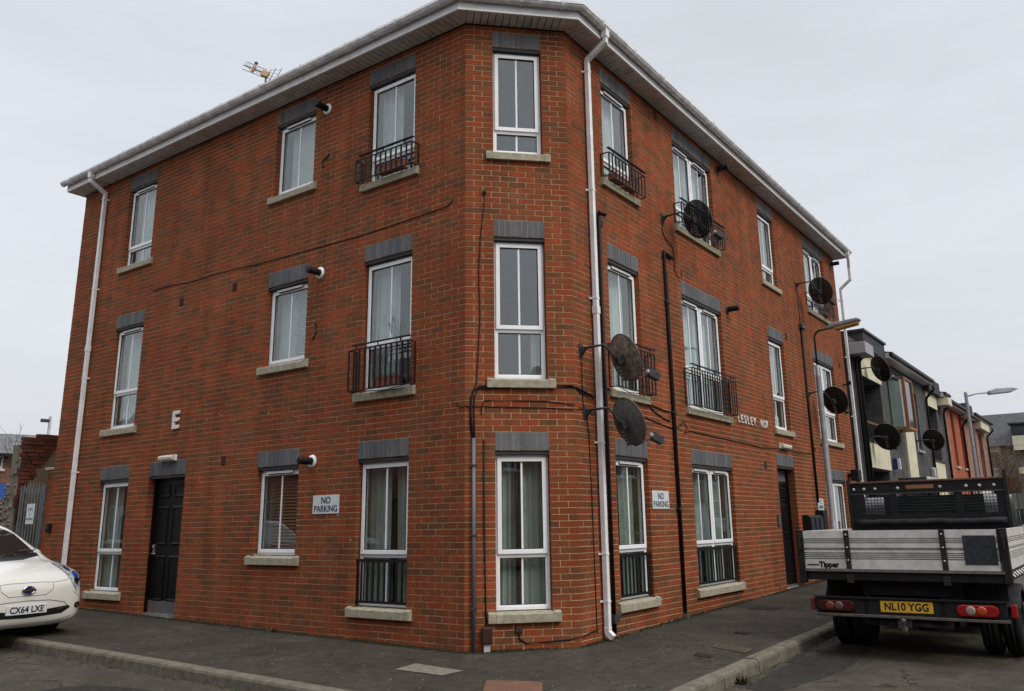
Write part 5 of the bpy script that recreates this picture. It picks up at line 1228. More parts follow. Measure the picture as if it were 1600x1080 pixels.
def hatch_sections(L, W, Ht, hood, cowl_y, nose=.0, tail_z=.98):
    w = W/2
    return [(0.0, [(0, .33), (.30, .34), (.40, .42), (.42, .52), (.34, .62), (.26, .65), (.14, .665), (0, .67)]),
            (.04, [(0, .25), (.45, .25), (w*.70, .31), (w*.76, .50), (w*.69, .66), (w*.56, .715), (.22, .74), (0, .745)]),
            (.12, [(0, .20), (.5, .20), (w*.83, .27), (w*.885, .50), (w*.83, .71), (w*.70, .785), (.28, .815), (0, .82)]),
            (.28, [(0, .18), (.55, .18), (w*.91, .25), (w*.955, .52), (w*.925, .78), (w*.80, .865), (.3, .89), (0, .895)]),
            (.60, [(0, .18), (.6, .18), (w*.94, .25), (w*.985, .55), (w*.965, .85), (w*.85, .945), (.35, .975), (0, .98)]),
            (cowl_y, [(0, .18), (.6, .18), (w*.95, .25), (w, .56), (w*.985, .91), (w*.86, 1.01), (.4, 1.05), (0, 1.06)]),
            (cowl_y+.30, [(0, .18), (.6, .18), (w*.95, .25), (w, .56), (w*.985, .94), (w*.82, 1.17), (.4, 1.225), (0, 1.235)]),
            (cowl_y+.75, [(0, .18), (.6, .18), (w*.95, .25), (w, .56), (w*.98, .96), (w*.70, 1.40), (.4, 1.46), (0, 1.47)]),
            (cowl_y+1.3, [(0, .18), (.6, .18), (w*.95, .25), (w, .56), (w*.98, .97), (w*.66, Ht-.06), (.4, Ht-.01), (0, Ht)]),
            (cowl_y+2.2, [(0, .18), (.6, .18), (w*.95, .25), (w, .56), (w*.98, 1.0), (w*.65, Ht-.08), (.4, Ht-.03), (0, Ht-.02)]),
            (L-.45, [(0, .20), (.6, .20), (w*.93, .27), (w*.98, .58), (w*.95, 1.02), (w*.64, Ht-.17), (.38, Ht-.11), (0, Ht-.10)]),
            (L-.12, [(0, .24), (.55, .24), (w*.86, .31), (w*.93, .60), (w*.88, .98), (w*.66, Ht-.45), (.36, Ht-.42), (0, Ht-.41)]),
            (L, [(0, .34), (.5, .34), (w*.70, .40), (w*.80, .60), (w*.76, .86), (w*.55, .96), (.3, .98), (0, .985)])]
CARW = mat('white_car_paint', (.66, .66, .615), .28, coat=.6, noise=.04, nscale=3); CGL = mat('car_glass', (.012, .014, .014), .04, coat=.5)
CBK = mat('car_black_plastic', (.010, .010, .011), .45); CHR = mat('chrome', (.55, .56, .58), .12, metal=1.0); TYR = RUB
def wheel2(fr, x, y, r, w, parent, sgn):
    ax = fr(sgn, 0, 0)-fr(0, 0, 0); c = fr(x, y, r); h = w/2; mb = MB()
    mb.lathe(c, ax, [(r*.62, -h), (r*.9, -h), (r, -h*.6), (r, h*.6), (r*.93, h*.95), (r*.70, h), (r*.64, h*.8)], 32); wo = obj('wheel', mb, TYR, parent)
    mb = MB(); mb.lathe(c, ax, [(r*.64, h*.8), (r*.60, h*.4), (r*.2, h*.55), (.0, h*.6)], 20); obj('rim', mb, ALU, wo)
    for k in range(5):
        a = 2*math.pi*k/5; u = (fr(0, 1, 0)-fr(0, 0, 0)).normalized(); v = Vector((0, 0, 1)); d = u*math.cos(a)+v*math.sin(a); s_ = ax.normalized()*h
        m2 = MB(); m2.tube([c+s_*.7, c+s_*.75+d*r*.60], .018, 6); obj('spoke', m2, ALU, wo)
# -- the white electric hatchback, nose towards the corner, two wheels on the pavement
CO = PL(5.45, 2.23, 0); cyaw = math.radians(0)
def CARF(pos, heading, z):
    f_ = Vector((math.sin(heading), math.cos(heading), 0)); r_ = Vector((f_.y, -f_.x, 0))       # y runs from the nose to the tail
    return lambda x, y, zz: Vector((pos[0], pos[1], z+zz))+r_*x+f_*y
gz = Gz(CO.x-1, CO.y+1)+Z0-.06
cf = CARF((CO.x, CO.y), math.radians(-50), gz)           # tail towards (-h, h)
CAR = thing('parked_car', 'white rounded electric hatchback parked half on the left pavement', 'car', tuple(cf(0, 2, 0)))
body, bv = car_body(cf, hatch_sections(4.44, 1.78, 1.53, 0, .98), CAR, CARW, mu=6, mv=5)
patch(cf, bv, [(-.66, 1.10), (-.56, 1.36), (-.42, 1.475), (0, 1.50), (.42, 1.475), (.56, 1.36), (.66, 1.10), (.35, 1.06), (0, 1.05), (-.35, 1.06)], 'front', CGL, 'windscreen', CAR, rings=10)
patch(cf, bv, [(-.69, 1.055), (-.69, 1.10), (-.35, 1.065), (0, 1.055), (.35, 1.065), (.69, 1.10), (.69, 1.055), (.35, 1.015), (0, 1.005), (-.35, 1.015)], 'front', CBK, 'cowl', CAR, off=.003, rings=3)
HLC = mat('headlight_clear', (.10, .12, .15), .12, col2=(.55, .60, .66), nscale=22, coat=.8); HLB = mat('headlight_blue', (.02, .06, .30), .15, metal=.3)
for sg in (-1, 1):
    ol = [(sg*x, z) for x, z in ((.60, .70), (.555, .78), (.57, .86), (.62, .93), (.70, .955), (.76, .93), (.80, .86), (.79, .77), (.73, .70))]
    hl = patch(cf, bv, [(sg*x, z) for x, z in ((.675, .60), (.60, .72), (.565, .86), (.585, .945), (.64, .975), (.72, .93), (.785, .81), (.775, .70))], 'front', HLC, 'headlight', CAR, off=.012, rings=6)
    for (cx, cz, r, m_) in ((.70, .80, .042, HLB), (.675, .725, .038, CHR), (.655, .88, .030, CHR), (.735, .74, .022, CGL)):
        patch(cf, bv, [(sg*(cx+r*math.cos(a)*1.0), cz+r*math.sin(a)*1.1) for a in [k*math.pi/5 for k in range(10)]], 'front', m_, 'reflector', hl, off=.018, rings=2, dens=1)
    fg = patch(cf, bv, [(sg*(.715+.055*math.cos(a)), .42+.042*math.sin(a)) for a in [k*math.pi/6 for k in range(12)]], 'front', CBK, 'fog_light', CAR, off=.005, rings=2, dens=1)
    patch(cf, bv, [(sg*(.71+.030*math.cos(a)), .42+.026*math.sin(a)) for a in [k*math.pi/6 for k in range(12)]], 'front', CHR, 'lens', fg, off=.009, rings=2, dens=1)
# lower grille, plate surround, charge lid seam
patch(cf, bv, [(-.57, .43), (-.60, .40), (-.48, .335), (0, .315), (.48, .335), (.60, .40), (.57, .43), (0, .385)], 'front', CBK, 'lower_grille', CAR, off=.004)
def seam(pts, view, name='panel_seam', w=.004, m_=None):
    ol = []; P2 = []
    for i in range(len(pts)-1):
        a, b_ = pts[i], pts[i+1]
        for k in range(6): P2.append((a[0]+(b_[0]-a[0])*k/6, a[1]+(b_[1]-a[1])*k/6))
    P2.append(pts[-1]); Q = []
    for p in P2:
        if view == 'front': o_, d = cf(p[0], -2, p[1]), cf(0, 1, 0)-cf(0, 0, 0)
        h = bv.ray_cast(o_, d.normalized())
        if h[0] is not None: Q.append(h[0])
    mb = MB(); mb.tube(Q, w, 5, caps=False); obj(name, mb, m_ or mat('seam_grey', (.12, .12, .115), .6), CAR)
seam([(-.34, .735), (-.20, .745), (.20, .745), (.34, .735), (.335, .66), (.24, .585), (-.24, .585), (-.335, .66), (-.34, .735)], 'front')
seam([(.345, .735), (.50, .745), (.585, .765)], 'front'); seam([(-.345, .735), (-.50, .745), (-.585, .765)], 'front')
seam([(-.50, .475), (-.30, .515), (0, .525), (.30, .515), (.50, .475), (.56, .42)], 'front', w=.005)
seam([(.60, .975), (.655, 1.02), (.685, 1.06)], 'front'); seam([(-.60, .975), (-.655, 1.02), (-.685, 1.06)], 'front')
seam([(.62, .60), (.70, .56), (.76, .50)], 'front', w=.003); seam([(-.45, .25), (0, .235), (.45, .25), (.62, .29)], 'front', w=.004)
em = patch(cf, bv, [(.075*math.cos(a), .655+.048*math.sin(a)) for a in [k*math.pi/10 for k in range(20)]], 'front', HLB, 'emblem', CAR, off=.010, rings=3, dens=1)
mb = MB(); q = bv.ray_cast(cf(0, -2, .655), (cf(0, 1, 0)-cf(0, 0, 0)).normalized())[0]; fE = lambda a, b_, c: q+(cf(a, -b_, c)-cf(0, 0, 0))
mb.tube([fE(.072*math.cos(a), .018, .046*math.sin(a)) for a in [k*math.pi/12 for k in range(25)]], .010, 6, caps=False); obj('emblem_ring', mb, CHR, em)
mb = MB(); mb.box(fE, -.09, .09, .012, .026, -.014, .014); obj('emblem_bar', mb, CHR, em)
WPL = mat('white_plate', (.60, .61, .62), .4, noise=.08, nscale=20)
q = bv.ray_cast(cf(0, -2, .42), (cf(0, 1, 0)-cf(0, 0, 0)).normalized())[0]; fP = lambda a, b_, c: q+(cf(a, -b_+.02, c)-cf(0, 0, 0))
mb = MB(); mb.box(fP, -.26, .26, .01, .045, -.056, .056); pl = obj('number_plate', mb, WPL, CAR, bev=.004); text_obj('lettering', 'CX64 LXE', .108, fP, 0, .0455, -.003, SIGNK, pl, depth=.001, bold=.003, sx=.90, spacing=1.02)
patch(cf, bv, [(.40, .40), (.56, .43), (.57, .415), (.42, .385)], 'front', CHR, 'trim_strip', CAR, off=.010, rings=2)
patch(cf, bv, [(-.40, .40), (-.56, .43), (-.57, .415), (-.42, .385)], 'front', CHR, 'trim_strip', CAR, off=.010, rings=2)
for sg, v in ((1, 'side+'), (-1, 'side-')):
    patch(cf, bv, [(1.25, 1.06), (1.62, 1.33), (2.1, 1.42), (3.1, 1.42), (3.6, 1.28), (3.75, 1.12), (2.4, 1.06)], v, CGL, 'side_window', CAR, rings=6)
    for yy in (.93, 3.65):
        patch(cf, bv, [(yy+.36*math.cos(a), .315+.36*math.sin(a)) for a in [math.radians(-18+k*216/14) for k in range(15)]], v, CBK, 'wheel_arch', CAR, off=.003, rings=4, dens=2)
        wheel2(cf, sg*.80, yy, .315, .20, CAR, sg)
    mb = MB(); mb.lathe(cf(sg*.95, 1.62, 1.06), cf(0, 1, 0)-cf(0, 0, 0), [(0, -.09), (.07, -.06), (.085, 0), (.08, .04), (0, .045)], 14); mb.tube([cf(sg*.84, 1.66, 1.0), cf(sg*.93, 1.64, 1.04)], .02, 6); obj('wing_mirror', mb, CARW, CAR)
mb = MB(); mb.tube([cf(.1, .93, 1.06), cf(.35, 1.0, 1.11), cf(.62, 1.05, 1.14)], .008, 5); obj('wiper', mb, CBK, CAR); mb = MB(); mb.tube([cf(-.5, .93, 1.07), cf(-.2, 1.0, 1.10), cf(.08, 1.02, 1.12)], .008, 5); obj('wiper', mb, CBK, CAR)

# -- the cars beyond the truck
def simple_car(pos, heading, col, lab, L=4.2, W=1.75, Ht=1.48, rough=.3, z=None):
    g_ = Gz(pos[0], pos[1])+Z0-KERB; f_ = CARF(pos, heading, g_); t = thing('parked_car', lab, 'car', (pos[0], pos[1], g_), 'cars parked down the right-hand street')
    bo, bvh = car_body(f_, hatch_sections(L, W, Ht, 0, .98), t, mat('paint_'+lab.split()[0], col, rough, coat=.5), mu=3, mv=3)
    patch(f_, bvh, [(-.64, 1.10), (-.52, 1.36), (0, 1.42), (.52, 1.36), (.64, 1.10), (0, 1.06)], 'front', CGL, 'windscreen', t, rings=5)
    patch(f_, bvh, [(-.56, 1.06), (-.48, 1.30), (0, 1.36), (.48, 1.30), (.56, 1.06)], 'rear', CGL, 'rear_window', t, rings=5)
    for sg, v in ((1, 'side+'), (-1, 'side-')):
        patch(f_, bvh, [(1.25, 1.06), (1.62, 1.30), (2.1, 1.36), (2.9, 1.36), (L-.75, 1.24), (L-.6, 1.10), (2.4, 1.06)], v, CGL, 'side_window', t, rings=4)
        patch(f_, bvh, [(sg*.50, .66), (sg*.52, .78), (sg*.66, .86), (sg*.76, .80), (sg*.74, .70)], 'front', CHR, 'headlight', t, off=.008, rings=3)
        patch(f_, bvh, [(sg*.56, .80), (sg*.56, .94), (sg*.72, .98), (sg*.78, .90), (sg*.76, .80)], 'rear', REDL, 'rear_light', t, off=.008, rings=3)
        for yy in (.85, L-.8):
            patch(f_, bvh, [(yy+.35*math.cos(a), .31+.35*math.sin(a)) for a in [math.radians(-18+k*216/14) for k in range(15)]], v, CBK, 'wheel_arch', t, off=.003, rings=2, dens=1)
            wheel2(f_, sg*(W/2-.09), yy, .31, .19, t, sg)
        mb = MB(); mb.box(f_, sg*(W/2+.02), sg*(W/2+.18), 1.30, 1.40, .98, 1.13); obj('wing_mirror', mb, CBK, t, bev=.02)
    patch(f_, bvh, [(-.4, .40), (-.45, .55), (.45, .55), (.4, .40)], 'front', CBK, 'grille', t, off=.005, rings=3)
    mb = MB(); mb.box(f_, -.26, .26, -.03, .02, .38, .49); obj('number_plate', mb, WPL, t); mb = MB(); mb.box(f_, -.26, .26, L-.02, L+.03, .55, .66); obj('number_plate', mb, YPL, t)
    return t
def rpos(s, o_): p = PR(s, o_, 0); return (p.x, p.y)
simple_car(rpos(9.3, 3.55), math.radians(45), (.012, .013, .016), 'black car facing the camera with a bright headlight beside the truck')
simple_car(rpos(23.5, 5.0), math.radians(225), (.60, .61, .61), 'white hatchback with red rear lights farther down the street', L=4.0)
simple_car(rpos(29.5, 5.3), math.radians(225), (.30, .33, .37), 'silver car behind the white hatchback far down the street', L=4.3)
# panel van
VP_ = rpos(16.0, 3.6); vg = Gz(*VP_)+Z0-KERB; vf = CARF(VP_, math.radians(45), vg); V = thing('parked_van', 'pale grey van parked between the truck and the white hatchback', 'van', (VP_[0], VP_[1], vg))
VAN = mat('van_grey', (.42, .47, .50), .35, noise=.05)
mb = MB(); mb.prism(lambda a, b_, c: vf(b_, a, c), [(0, .3), (.0, .70), (.75, .90), (1.35, 1.28), (1.6, 1.36), (4.2, 1.36), (4.5, 1.1), (4.5, .3)], -.86, .86); obj('van_body', mb, VAN, V, bev=.06)
mb = MB(); mb.prism(lambda a, b_, c: vf(b_, a, c), [(.82, .95), (1.32, 1.265), (1.30, 1.285), (.80, .97)], -.76, .76); obj('windscreen', mb, CGL, V)
for sg in (-1, 1):
    mb = MB(); mb.prism(lambda a, b_, c, q=sg: vf(q*(.862+b_), a, c), [(1.2, .95), (1.55, 1.25), (2.3, 1.25), (2.3, .95)], 0, .005); obj('side_window', mb, CGL, V)
    for yy in (.8, 3.6): wheel2(vf, sg*.80, yy, .32, .2, V, sg)
    mb = MB(); mb.box(vf, sg*.45, sg*.8, -.02, .05, .62, .78); obj('headlight', mb, CHR, V, bev=.02)
# ---------------------------------------------------------------- the modern terrace farther along
DB = far_brick('dark_terrace_brick', (.050, .044, .042), (.030, .027, .027), (.105, .095, .088))
GB = far_brick('grey_terrace_brick', (.075, .074, .073), (.052, .052, .053), (.125, .12, .115))
RB = far_brick('pinkish_terrace_brick', (.30, .115, .075), (.24, .10, .070), (.42, .34, .27))
RR = mat('red_render', (.34, .085, .035), .85, noise=.15, nscale=2)
BRN = mat('stained_wood', (.13, .055, .025), .6, noise=.3, nscale=12); ORW = mat('orange_wood', (.26, .10, .03), .5, noise=.25, nscale=10)
SLATE = far_brick('slate_roof', (.042, .042, .046), (.060, .058, .062), (.016, .016, .018), w=.3, h=.2, ms=.02)
GRN = mat('greenish_glass', (.27, .34, .31), .12, noise=.15, nscale=2); DGL = mat('far_glass', (.018, .022, .026), .08)
FASW = mat('terrace_fascia', (.50, .50, .49), .5, noise=.15)
def bxp(name, parent, m_, s0, s1, o0, o1, z0, z1, bev=0.0, fr=PR):
    mb = MB(); mb.box(fr, s0, s1, o0, o1, z0, z1); return obj(name, mb, m_, parent, bev=bev)
ZG = -2.45
def wallseg(name, parent, m_, s0, s1, z0, z1, holes=(), fr=PR, dep=-6.0, rec=.35):
    """front with real openings, reveals and returns"""
    S = sorted(set([s0, s1]+[h[0] for h in holes]+[h[1] for h in holes])); Zs = sorted(set([z0, z1]+[h[2] for h in holes]+[h[3] for h in holes])); mb = MB()
    for i in range(len(S)-1):
        for j in range(len(Zs)-1):
            cs, cz = (S[i]+S[i+1])/2, (Zs[j]+Zs[j+1])/2
            if any(h[0] < cs < h[1] and h[2] < cz < h[3] for h in holes): continue
            q = [(S[i], Zs[j]), (S[i+1], Zs[j]), (S[i+1], Zs[j+1]), (S[i], Zs[j+1])]; mb.quad([fr(a, 0, c) for a, c in q], uvs=q)
    for h in holes:
        d = -(h[4] if len(h) > 4 else .12)
        for a in (h[0], h[1]): mb.quad([fr(a, 0, h[2]), fr(a, d, h[2]), fr(a, d, h[3]), fr(a, 0, h[3])], uvs=[(0, h[2]), (d, h[2]), (d, h[3]), (0, h[3])])
        for z in (h[2], h[3]): mb.quad([fr(h[0], 0, z), fr(h[0], d, z), fr(h[1], d, z), fr(h[1], 0, z)], uvs=[(h[0], 0), (h[0], d), (h[1], d), (h[1], 0)])
    for a in (s0, s1): mb.quad([fr(a, 0, z0), fr(a, dep, z0), fr(a, dep, z1), fr(a, 0, z1)], uvs=[(0, z0), (dep, z0), (dep, z1), (0, z1)])
    mb.quad([fr(s0, dep, z0), fr(s1, dep, z0), fr(s1, dep, z1), fr(s0, dep, z1)])
    return link(name, mb.mesh(name, m_, recalc=False), parent)
def win_simple(parent, s0, s1, z0, z1, d=.10, fm=None, gm=None, fr=PR, bars=1, sill=True, rail=False):
    mb = MB(); w = .06; m_ = fm or UPVC2
    mb.box(fr, s0, s0+w, -d, -d-.06, z0, z1); mb.box(fr, s1-w, s1, -d, -d-.06, z0, z1); mb.box(fr, s0+w, s1-w, -d, -d-.06, z0, z0+w); mb.box(fr, s0+w, s1-w, -d, -d-.06, z1-w, z1)
    for k in range(bars): c = s0+(s1-s0)*(k+1)/(bars+1); mb.box(fr, c-.03, c+.03, -d-.003, -d-.055, z0+w, z1-w)
    if rail: c = z0+(z1-z0)*.35; mb.box(fr, s0+w, s1-w, -d-.003, -d-.055, c-.03, c+.03)
    wn = obj('window', mb, m_, parent); mb = MB(); mb.box(fr, s0+w-.01, s1-w+.01, -d-.03, -d-.04, z0+w-.01, z1-w+.01); obj('pane', mb, gm or DGL, wn)
    if sill: mb = MB(); mb.box(fr, s0-.06, s1+.06, -.05, .06, z0-.08, z0-.002); obj('sill', mb, FASW, wn)
    return wn
def eaves(parent, s0, s1, z, box=True, m_=None):
    bxp('fascia', parent, FASW, s0, s1, .02, .30, z, z+.15); bxp('gutter', parent, BLK, s0, s1, .301, .40, z+.06, z+.17, bev=.02)
    mb = MB(); mb.quad([PR(s0, .32, z+.17), PR(s1, .32, z+.17), PR(s1, -3, z+.95), PR(s0, -3, z+.95)], uvs=[(s0, 0), (s1, 0), (s1, 3.4), (s0, 3.4)]); mb.quad([PR(s0, .32, z+.17), PR(s0, -3, z+.95), PR(s0, -6, z+.17)]); mb.quad([PR(s1, .32, z+.17), PR(s1, -3, z+.95), PR(s1, -6, z+.17)]); mb.quad([PR(s0, -3, z+.95), PR(s1, -3, z+.95), PR(s1, -6, z+.17), PR(s0, -6, z+.17)])
    link('roof', mb.mesh('roof', SLATE, recalc=False), parent)
def dpipe(parent, s, z0, z1):
    mb = MB(); mb.tube([PR(s, .35, z1+.14), PR(s, .35, z1-.02), PR(s, .09, z1-.28), PR(s, .07, z1-.4), PR(s, .07, z0)], .045, 8); obj('downpipe', mb, BLK, parent)
def bay_recess(p, s0, s1, zc, z0, cream_b=(.20, .87), frame=True, capz=None, depth=.8):
    bxp('cream_panel', p, CREAM, s0, s1, -.03, .05, zc, zc+(.72 if capz is None else capz))
    bxp('cream_panel', p, CREAM, s0, s1, -.03, .05, cream_b[0], cream_b[1]); bxp('coping', p, DKM, s0-.05, s1+.05, -.06, .08, cream_b[1], cream_b[1]+.06)
    mb = MB(); mb.box(PR, s0+.05, s1-.05, -depth+.02, -depth+.06, cream_b[1], zc); bk = obj('balcony_back', mb, DGL, p)
    if frame:
        for a in (s0+.10, (s0+s1)/2-.2, s1-.25): bxp('frame_post', p, BRN, a, a+.08, -depth+.07, -depth+.13, cream_b[1], zc)
        bxp('frame_post', p, UPVC, s0+.02, s0+.12, -.18, -.08, cream_b[1]+.06, zc)
        bxp('balcony_rail', p, BRN, s0+.12, s1-.02, -.16, -.10, cream_b[1]+.55, cream_b[1]+.62)
hA = thing('terraced_house', 'dark brick modern house with cream panels and a projecting bay next to the red building', 'house', tuple(PR(16.5, 0, ZG)), 'modern terraced houses down the right-hand street')
# pier at the party line
wallseg('wall', hA, DB, 13.18, 14.20, ZG, 3.55); bxp('box_gutter', hA, mat('dull_box', (.30, .30, .32), .6), 13.3, 14.15, .02, .45, 3.02, 3.32, bev=.01)
wallseg('wall', hA, GB, 14.203, 20.25, ZG, 3.42, holes=[(14.3, 16.5, .93, 2.62, .8), (14.3, 16.4, -2.3, .16, .5), (17.7, 18.2, 1.5, 2.85, .2)])
bay_recess(hA, 14.26, 16.52, 2.62, .93)
mb = MB(); mb.box(PR, 14.32, 16.38, -.5, -.45, -2.3, .16); obj('garage_door', mb, BRN, hA)
bxp('frame_post', hA, BRN, 15.2, 15.3, -.45, -.38, -2.3, .16)
bxp('parapet', hA, ROOFD, 14.2, 16.6, -.3, .22, 3.36, 3.78); bxp('parapet_cap', hA, DKM, 14.15, 16.65, -.35, .27, 3.78, 3.84)
# projecting bay: greenish side glass, orange timber corner and front
bay = thing_part = bpy.data.objects.new('bay_window', None); COL.objects.link(bay); bay.parent = hA; bay.matrix_parent_inverse = hA.matrix_basis.inverted()
b0, b1_, bd, bz0, bz1 = 17.45, 18.6, .47, 1.42, 2.88
def bb(n, m_, *a): mb = MB(); mb.box(PR, *a); return link(n, mb.mesh(n, m_), bay)
bb('bay_base', ORW, b0, b1_, .01, bd, bz0, bz0+.07); bb('bay_top', BRN, b0, b1_, .01, bd, bz1, bz1+.08); bb('corner_post', ORW, b0, b0+.09, bd-.08, bd+.01, bz0+.07, bz1); bb('corner_post', ORW, b1_-.09, b1_, bd-.08, bd+.01, bz0+.07, bz1)
bb('side_pane', GRN, b0+.01, b0+.03, .03, bd-.13, bz0+.07, bz1); bb('side_frame', UPVC2, b0, b0+.05, bd-.13, bd-.081, bz0+.07, bz1); bb('front_pane', DGL, b0+.09, b1_-.09, bd-.05, bd-.03, bz0+.07, bz1); bb('side_pane', GRN, b1_-.03, b1_-.01, .03, bd-.09, bz0+.07, bz1)
bxp('cream_panel', hA, CREAM, 18.95, 20.2, .0, .06, -.10, 3.2)
bxp('flag_sign', hA, mat('flag_blue', (.02, .03, .12), .5), 16.95, 17.05, .02, .13, .25, .56); bxp('flag_sign', hA, SIGNW, 16.95, 17.05, .131, .20, .25, .56)
bxp('canopy', hA, DKM, 17.4, 20.24, .0, .75, -.06, .03, bev=.01); bxp('canopy_trim', hA, FASW, 17.4, 20.24, .751, .78, -.07, .05)
win_simple(hA, 17.7, 18.2, 1.5, 2.85, d=.1); eaves(hA, 16.7, 20.25, 3.42)
bxp('front_door', hA, BRN, 18.2, 19.1, -.02, .03, -2.3, -.25)
for s in (13.75, 14.08): dpipe(hA, s, ZG, 3.25)
hB = thing('terraced_house', 'dark brick modern house with narrow slit windows and a cream lower panel', 'house', tuple(PR(23, 0, ZG)), 'modern terraced houses down the right-hand street')
wallseg('wall', hB, GB, 20.253, 26.36, ZG, 3.42, holes=[(20.9, 21.6, 1.05, 2.95, .15), (23.25, 25.1, .87, 2.75, .8), (21.2, 22.1, -2.3, -.1, .15)])
win_simple(hB, 20.9, 21.6, 1.05, 2.95, d=.1, rail=True); bxp('front_door', hB, BRN, 21.2, 22.1, -.14, -.08, -2.3, -.1)
bay_recess(hB, 23.2, 25.15, 2.75, 1.0, cream_b=(-.6, .80), capz=.5, frame=False); bxp('frame_post', hB, BRN, 23.9, 24.0, -.7, -.62, .86, 2.75)
bxp('canopy', hB, DKM, 20.26, 23.1, .0, .7, .0, .08); eaves(hB, 20.26, 23.1, 3.42); eaves(hB, 25.2, 26.3, 3.25); bxp('parapet', hB, ROOFD, 23.1, 25.2, -.3, .2, 3.26, 3.72); bxp('box_gutter', hB, CREAM, 25.3, 26.1, .02, .42, 2.95, 3.22)
dpipe(hB, 23.0, ZG, 3.25); dpipe(hB, 26.25, ZG, 3.1)
bxp('wall_light', hB, FASW, 22.5, 22.7, .0, .15, .2, .55, bev=.04)
hC = thing('terraced_house', 'orange-red rendered house with tall slit windows in the modern terrace', 'house', tuple(PR(29, 0, ZG)), 'modern terraced houses down the right-hand street')
SL = mat('slot_wood', (.20, .045, .015), .6, noise=.2)
wallseg('wall', hC, RB, 26.37, 27.4, ZG, 3.1); wallseg('wall', hC, RR, 27.403, 31.5, ZG, 3.1, holes=[(28.1, 28.8, .85, 3.0, .25), (30.1, 30.8, .85, 3.0, .25)]); wallseg('wall', hC, RB, 31.503, 32.6, ZG, 3.1)
for a in (28.1, 30.1): win_simple(hC, a, a+.7, .85, 3.0, d=.2, fm=SL, gm=SL, bars=0)
eaves(hC, 26.37, 30.6, 3.1); dpipe(hC, 30.55, ZG, 2.95); eaves(hC, 30.65, 32.6, 3.0); bxp('parapet', hC, ROOFD, 30.3, 31.9, -.2, .35, 3.25, 3.55)
hD = thing('terraced_house', 'pinkish brick end house of the modern terrace with a cream gable box', 'house', tuple(PR(35, 0, ZG)), 'modern terraced houses down the right-hand street')
wallseg('wall', hD, RB, 32.603, 38.1, ZG, 3.1, holes=[(33.3, 34.3, .5, 2.9, .25), (35.3, 36.6, .5, 2.7, .5)])
win_simple(hD, 33.3, 34.3, .5, 2.9, d=.2, fm=SL, gm=DGL, bars=0); win_simple(hD, 35.3, 36.6, .5, 2.7, d=.4, fm=SL, gm=DGL, bars=1)
bxp('cream_panel', hD, CREAM, 33.2, 36.7, .0, .05, -.6, .45); bxp('cream_box', hD, CREAM, 34.6, 37.4, .0, .28, 2.85, 3.18); eaves(hD, 32.61, 38.2, 3.2); dpipe(hD, 37.95, ZG, 3.0)
for (s, z, az, lab) in ((14.738, 2.792, 85, 'black satellite dish high on the dark house under its cream gable panel'), (14.618, .973, 55, 'wide black satellite dish low on the dark house beside its lower cream panel'), (21.226, 1.351, 55, 'farthest black satellite dish on the dark terraced house')):
    sat_dish(lab, (s-.55, z-.05), (s, .42, z), az, 20, D_B, dia=.68, grp='satellite dishes on the terrace')
t = thing('tv_aerial', 'small thin aerial on the roof of the dark terraced house', 'aerial', tuple(PR(17.6, -.5, 3.7)))
mb = MB(); mb.tube([PR(17.6, -.5, 3.6), PR(17.6, -.5, 4.25)], .015, 5); obj('mast', mb, AL, t)
mb = MB(); mb.tube([PR(17.2, -.5, 4.2), PR(18.1, -.5, 4.2)], .012, 5); obj('boom', mb, AL, t)
for k in range(6): mb = MB(); mb.tube([PR(17.25+.15*k, -.65, 4.2), PR(17.25+.15*k, -.35, 4.2)], .008, 4); obj('director', mb, AL, t)

# far street lamp
fl_p = PR(26.3, 1.5, 0)
lx, ly = 17.65, 14.15
g_ = Gz(lx, ly)+Z0; t = thing('street_lamp', 'tall plain grey street lamp standing beyond the truck by the terrace', 'street lamp', (lx, ly, g_))
mb = MB(); mb.lathe((lx, ly, g_), (0, 0, 1), [(.10, 0), (.10, 1.0), (.065, 1.2), (.05, 5.05), (.05, 5.1), (0, 5.12)], 12); obj('column', mb, GALV, t)
dx = Vector((.985, -.172, .12)); tp_ = Vector((lx, ly, g_+4.95)); mb = MB(); mb.tube([tp_, tp_+dx*.35+Vector((0, 0, .05)), tp_+dx*.75+Vector((0, 0, .03))], .025, 6); obj('arm', mb, GALV, t)
hh = tp_+dx*.75; f2 = lambda a, b_, c: hh+dx*a+Vector((.17, .98, 0))*b_+Vector((0, 0, c)); mb = MB(); mb.prism(f2, [(0, -.04), (0, .09), (.2, .14), (.75, .10), (.95, .03), (.7, -.06)], -.12, .12); obj('lamp_head', mb, mat('lamp_grey', (.30, .32, .34), .4, noise=.2), t, bev=.03)

# cross building closing the street
FB = lambda a, b_, c: PR(46-b_, a, c)
fb = thing('apartment_block', 'low dark slate-roofed building with a dormer and cream panels closing the street', 'building', tuple(FB(2, 0, ZG)))
OBR = far_brick('olive_brick', (.15, .13, .10), (.11, .10, .08), (.22, .2, .17))
S_ = [-6, 9]; mb = MB(); mb.quad([FB(-6, 0, ZG), FB(9, 0, ZG), FB(9, 0, 2.8), FB(-6, 0, 2.8)], uvs=[(-6, ZG), (9, ZG), (9, 2.8), (-6, 2.8)])
for a in (-6, 9): mb.quad([FB(a, 0, ZG), FB(a, -8, ZG), FB(a, -8, 2.8), FB(a, -4, 5.1), FB(a, 0, 2.8)])
mb.quad([FB(-6, -8, ZG), FB(9, -8, ZG), FB(9, -8, 2.8), FB(-6, -8, 2.8)]); link('wall', mb.mesh('wall', OBR, recalc=False), fb)
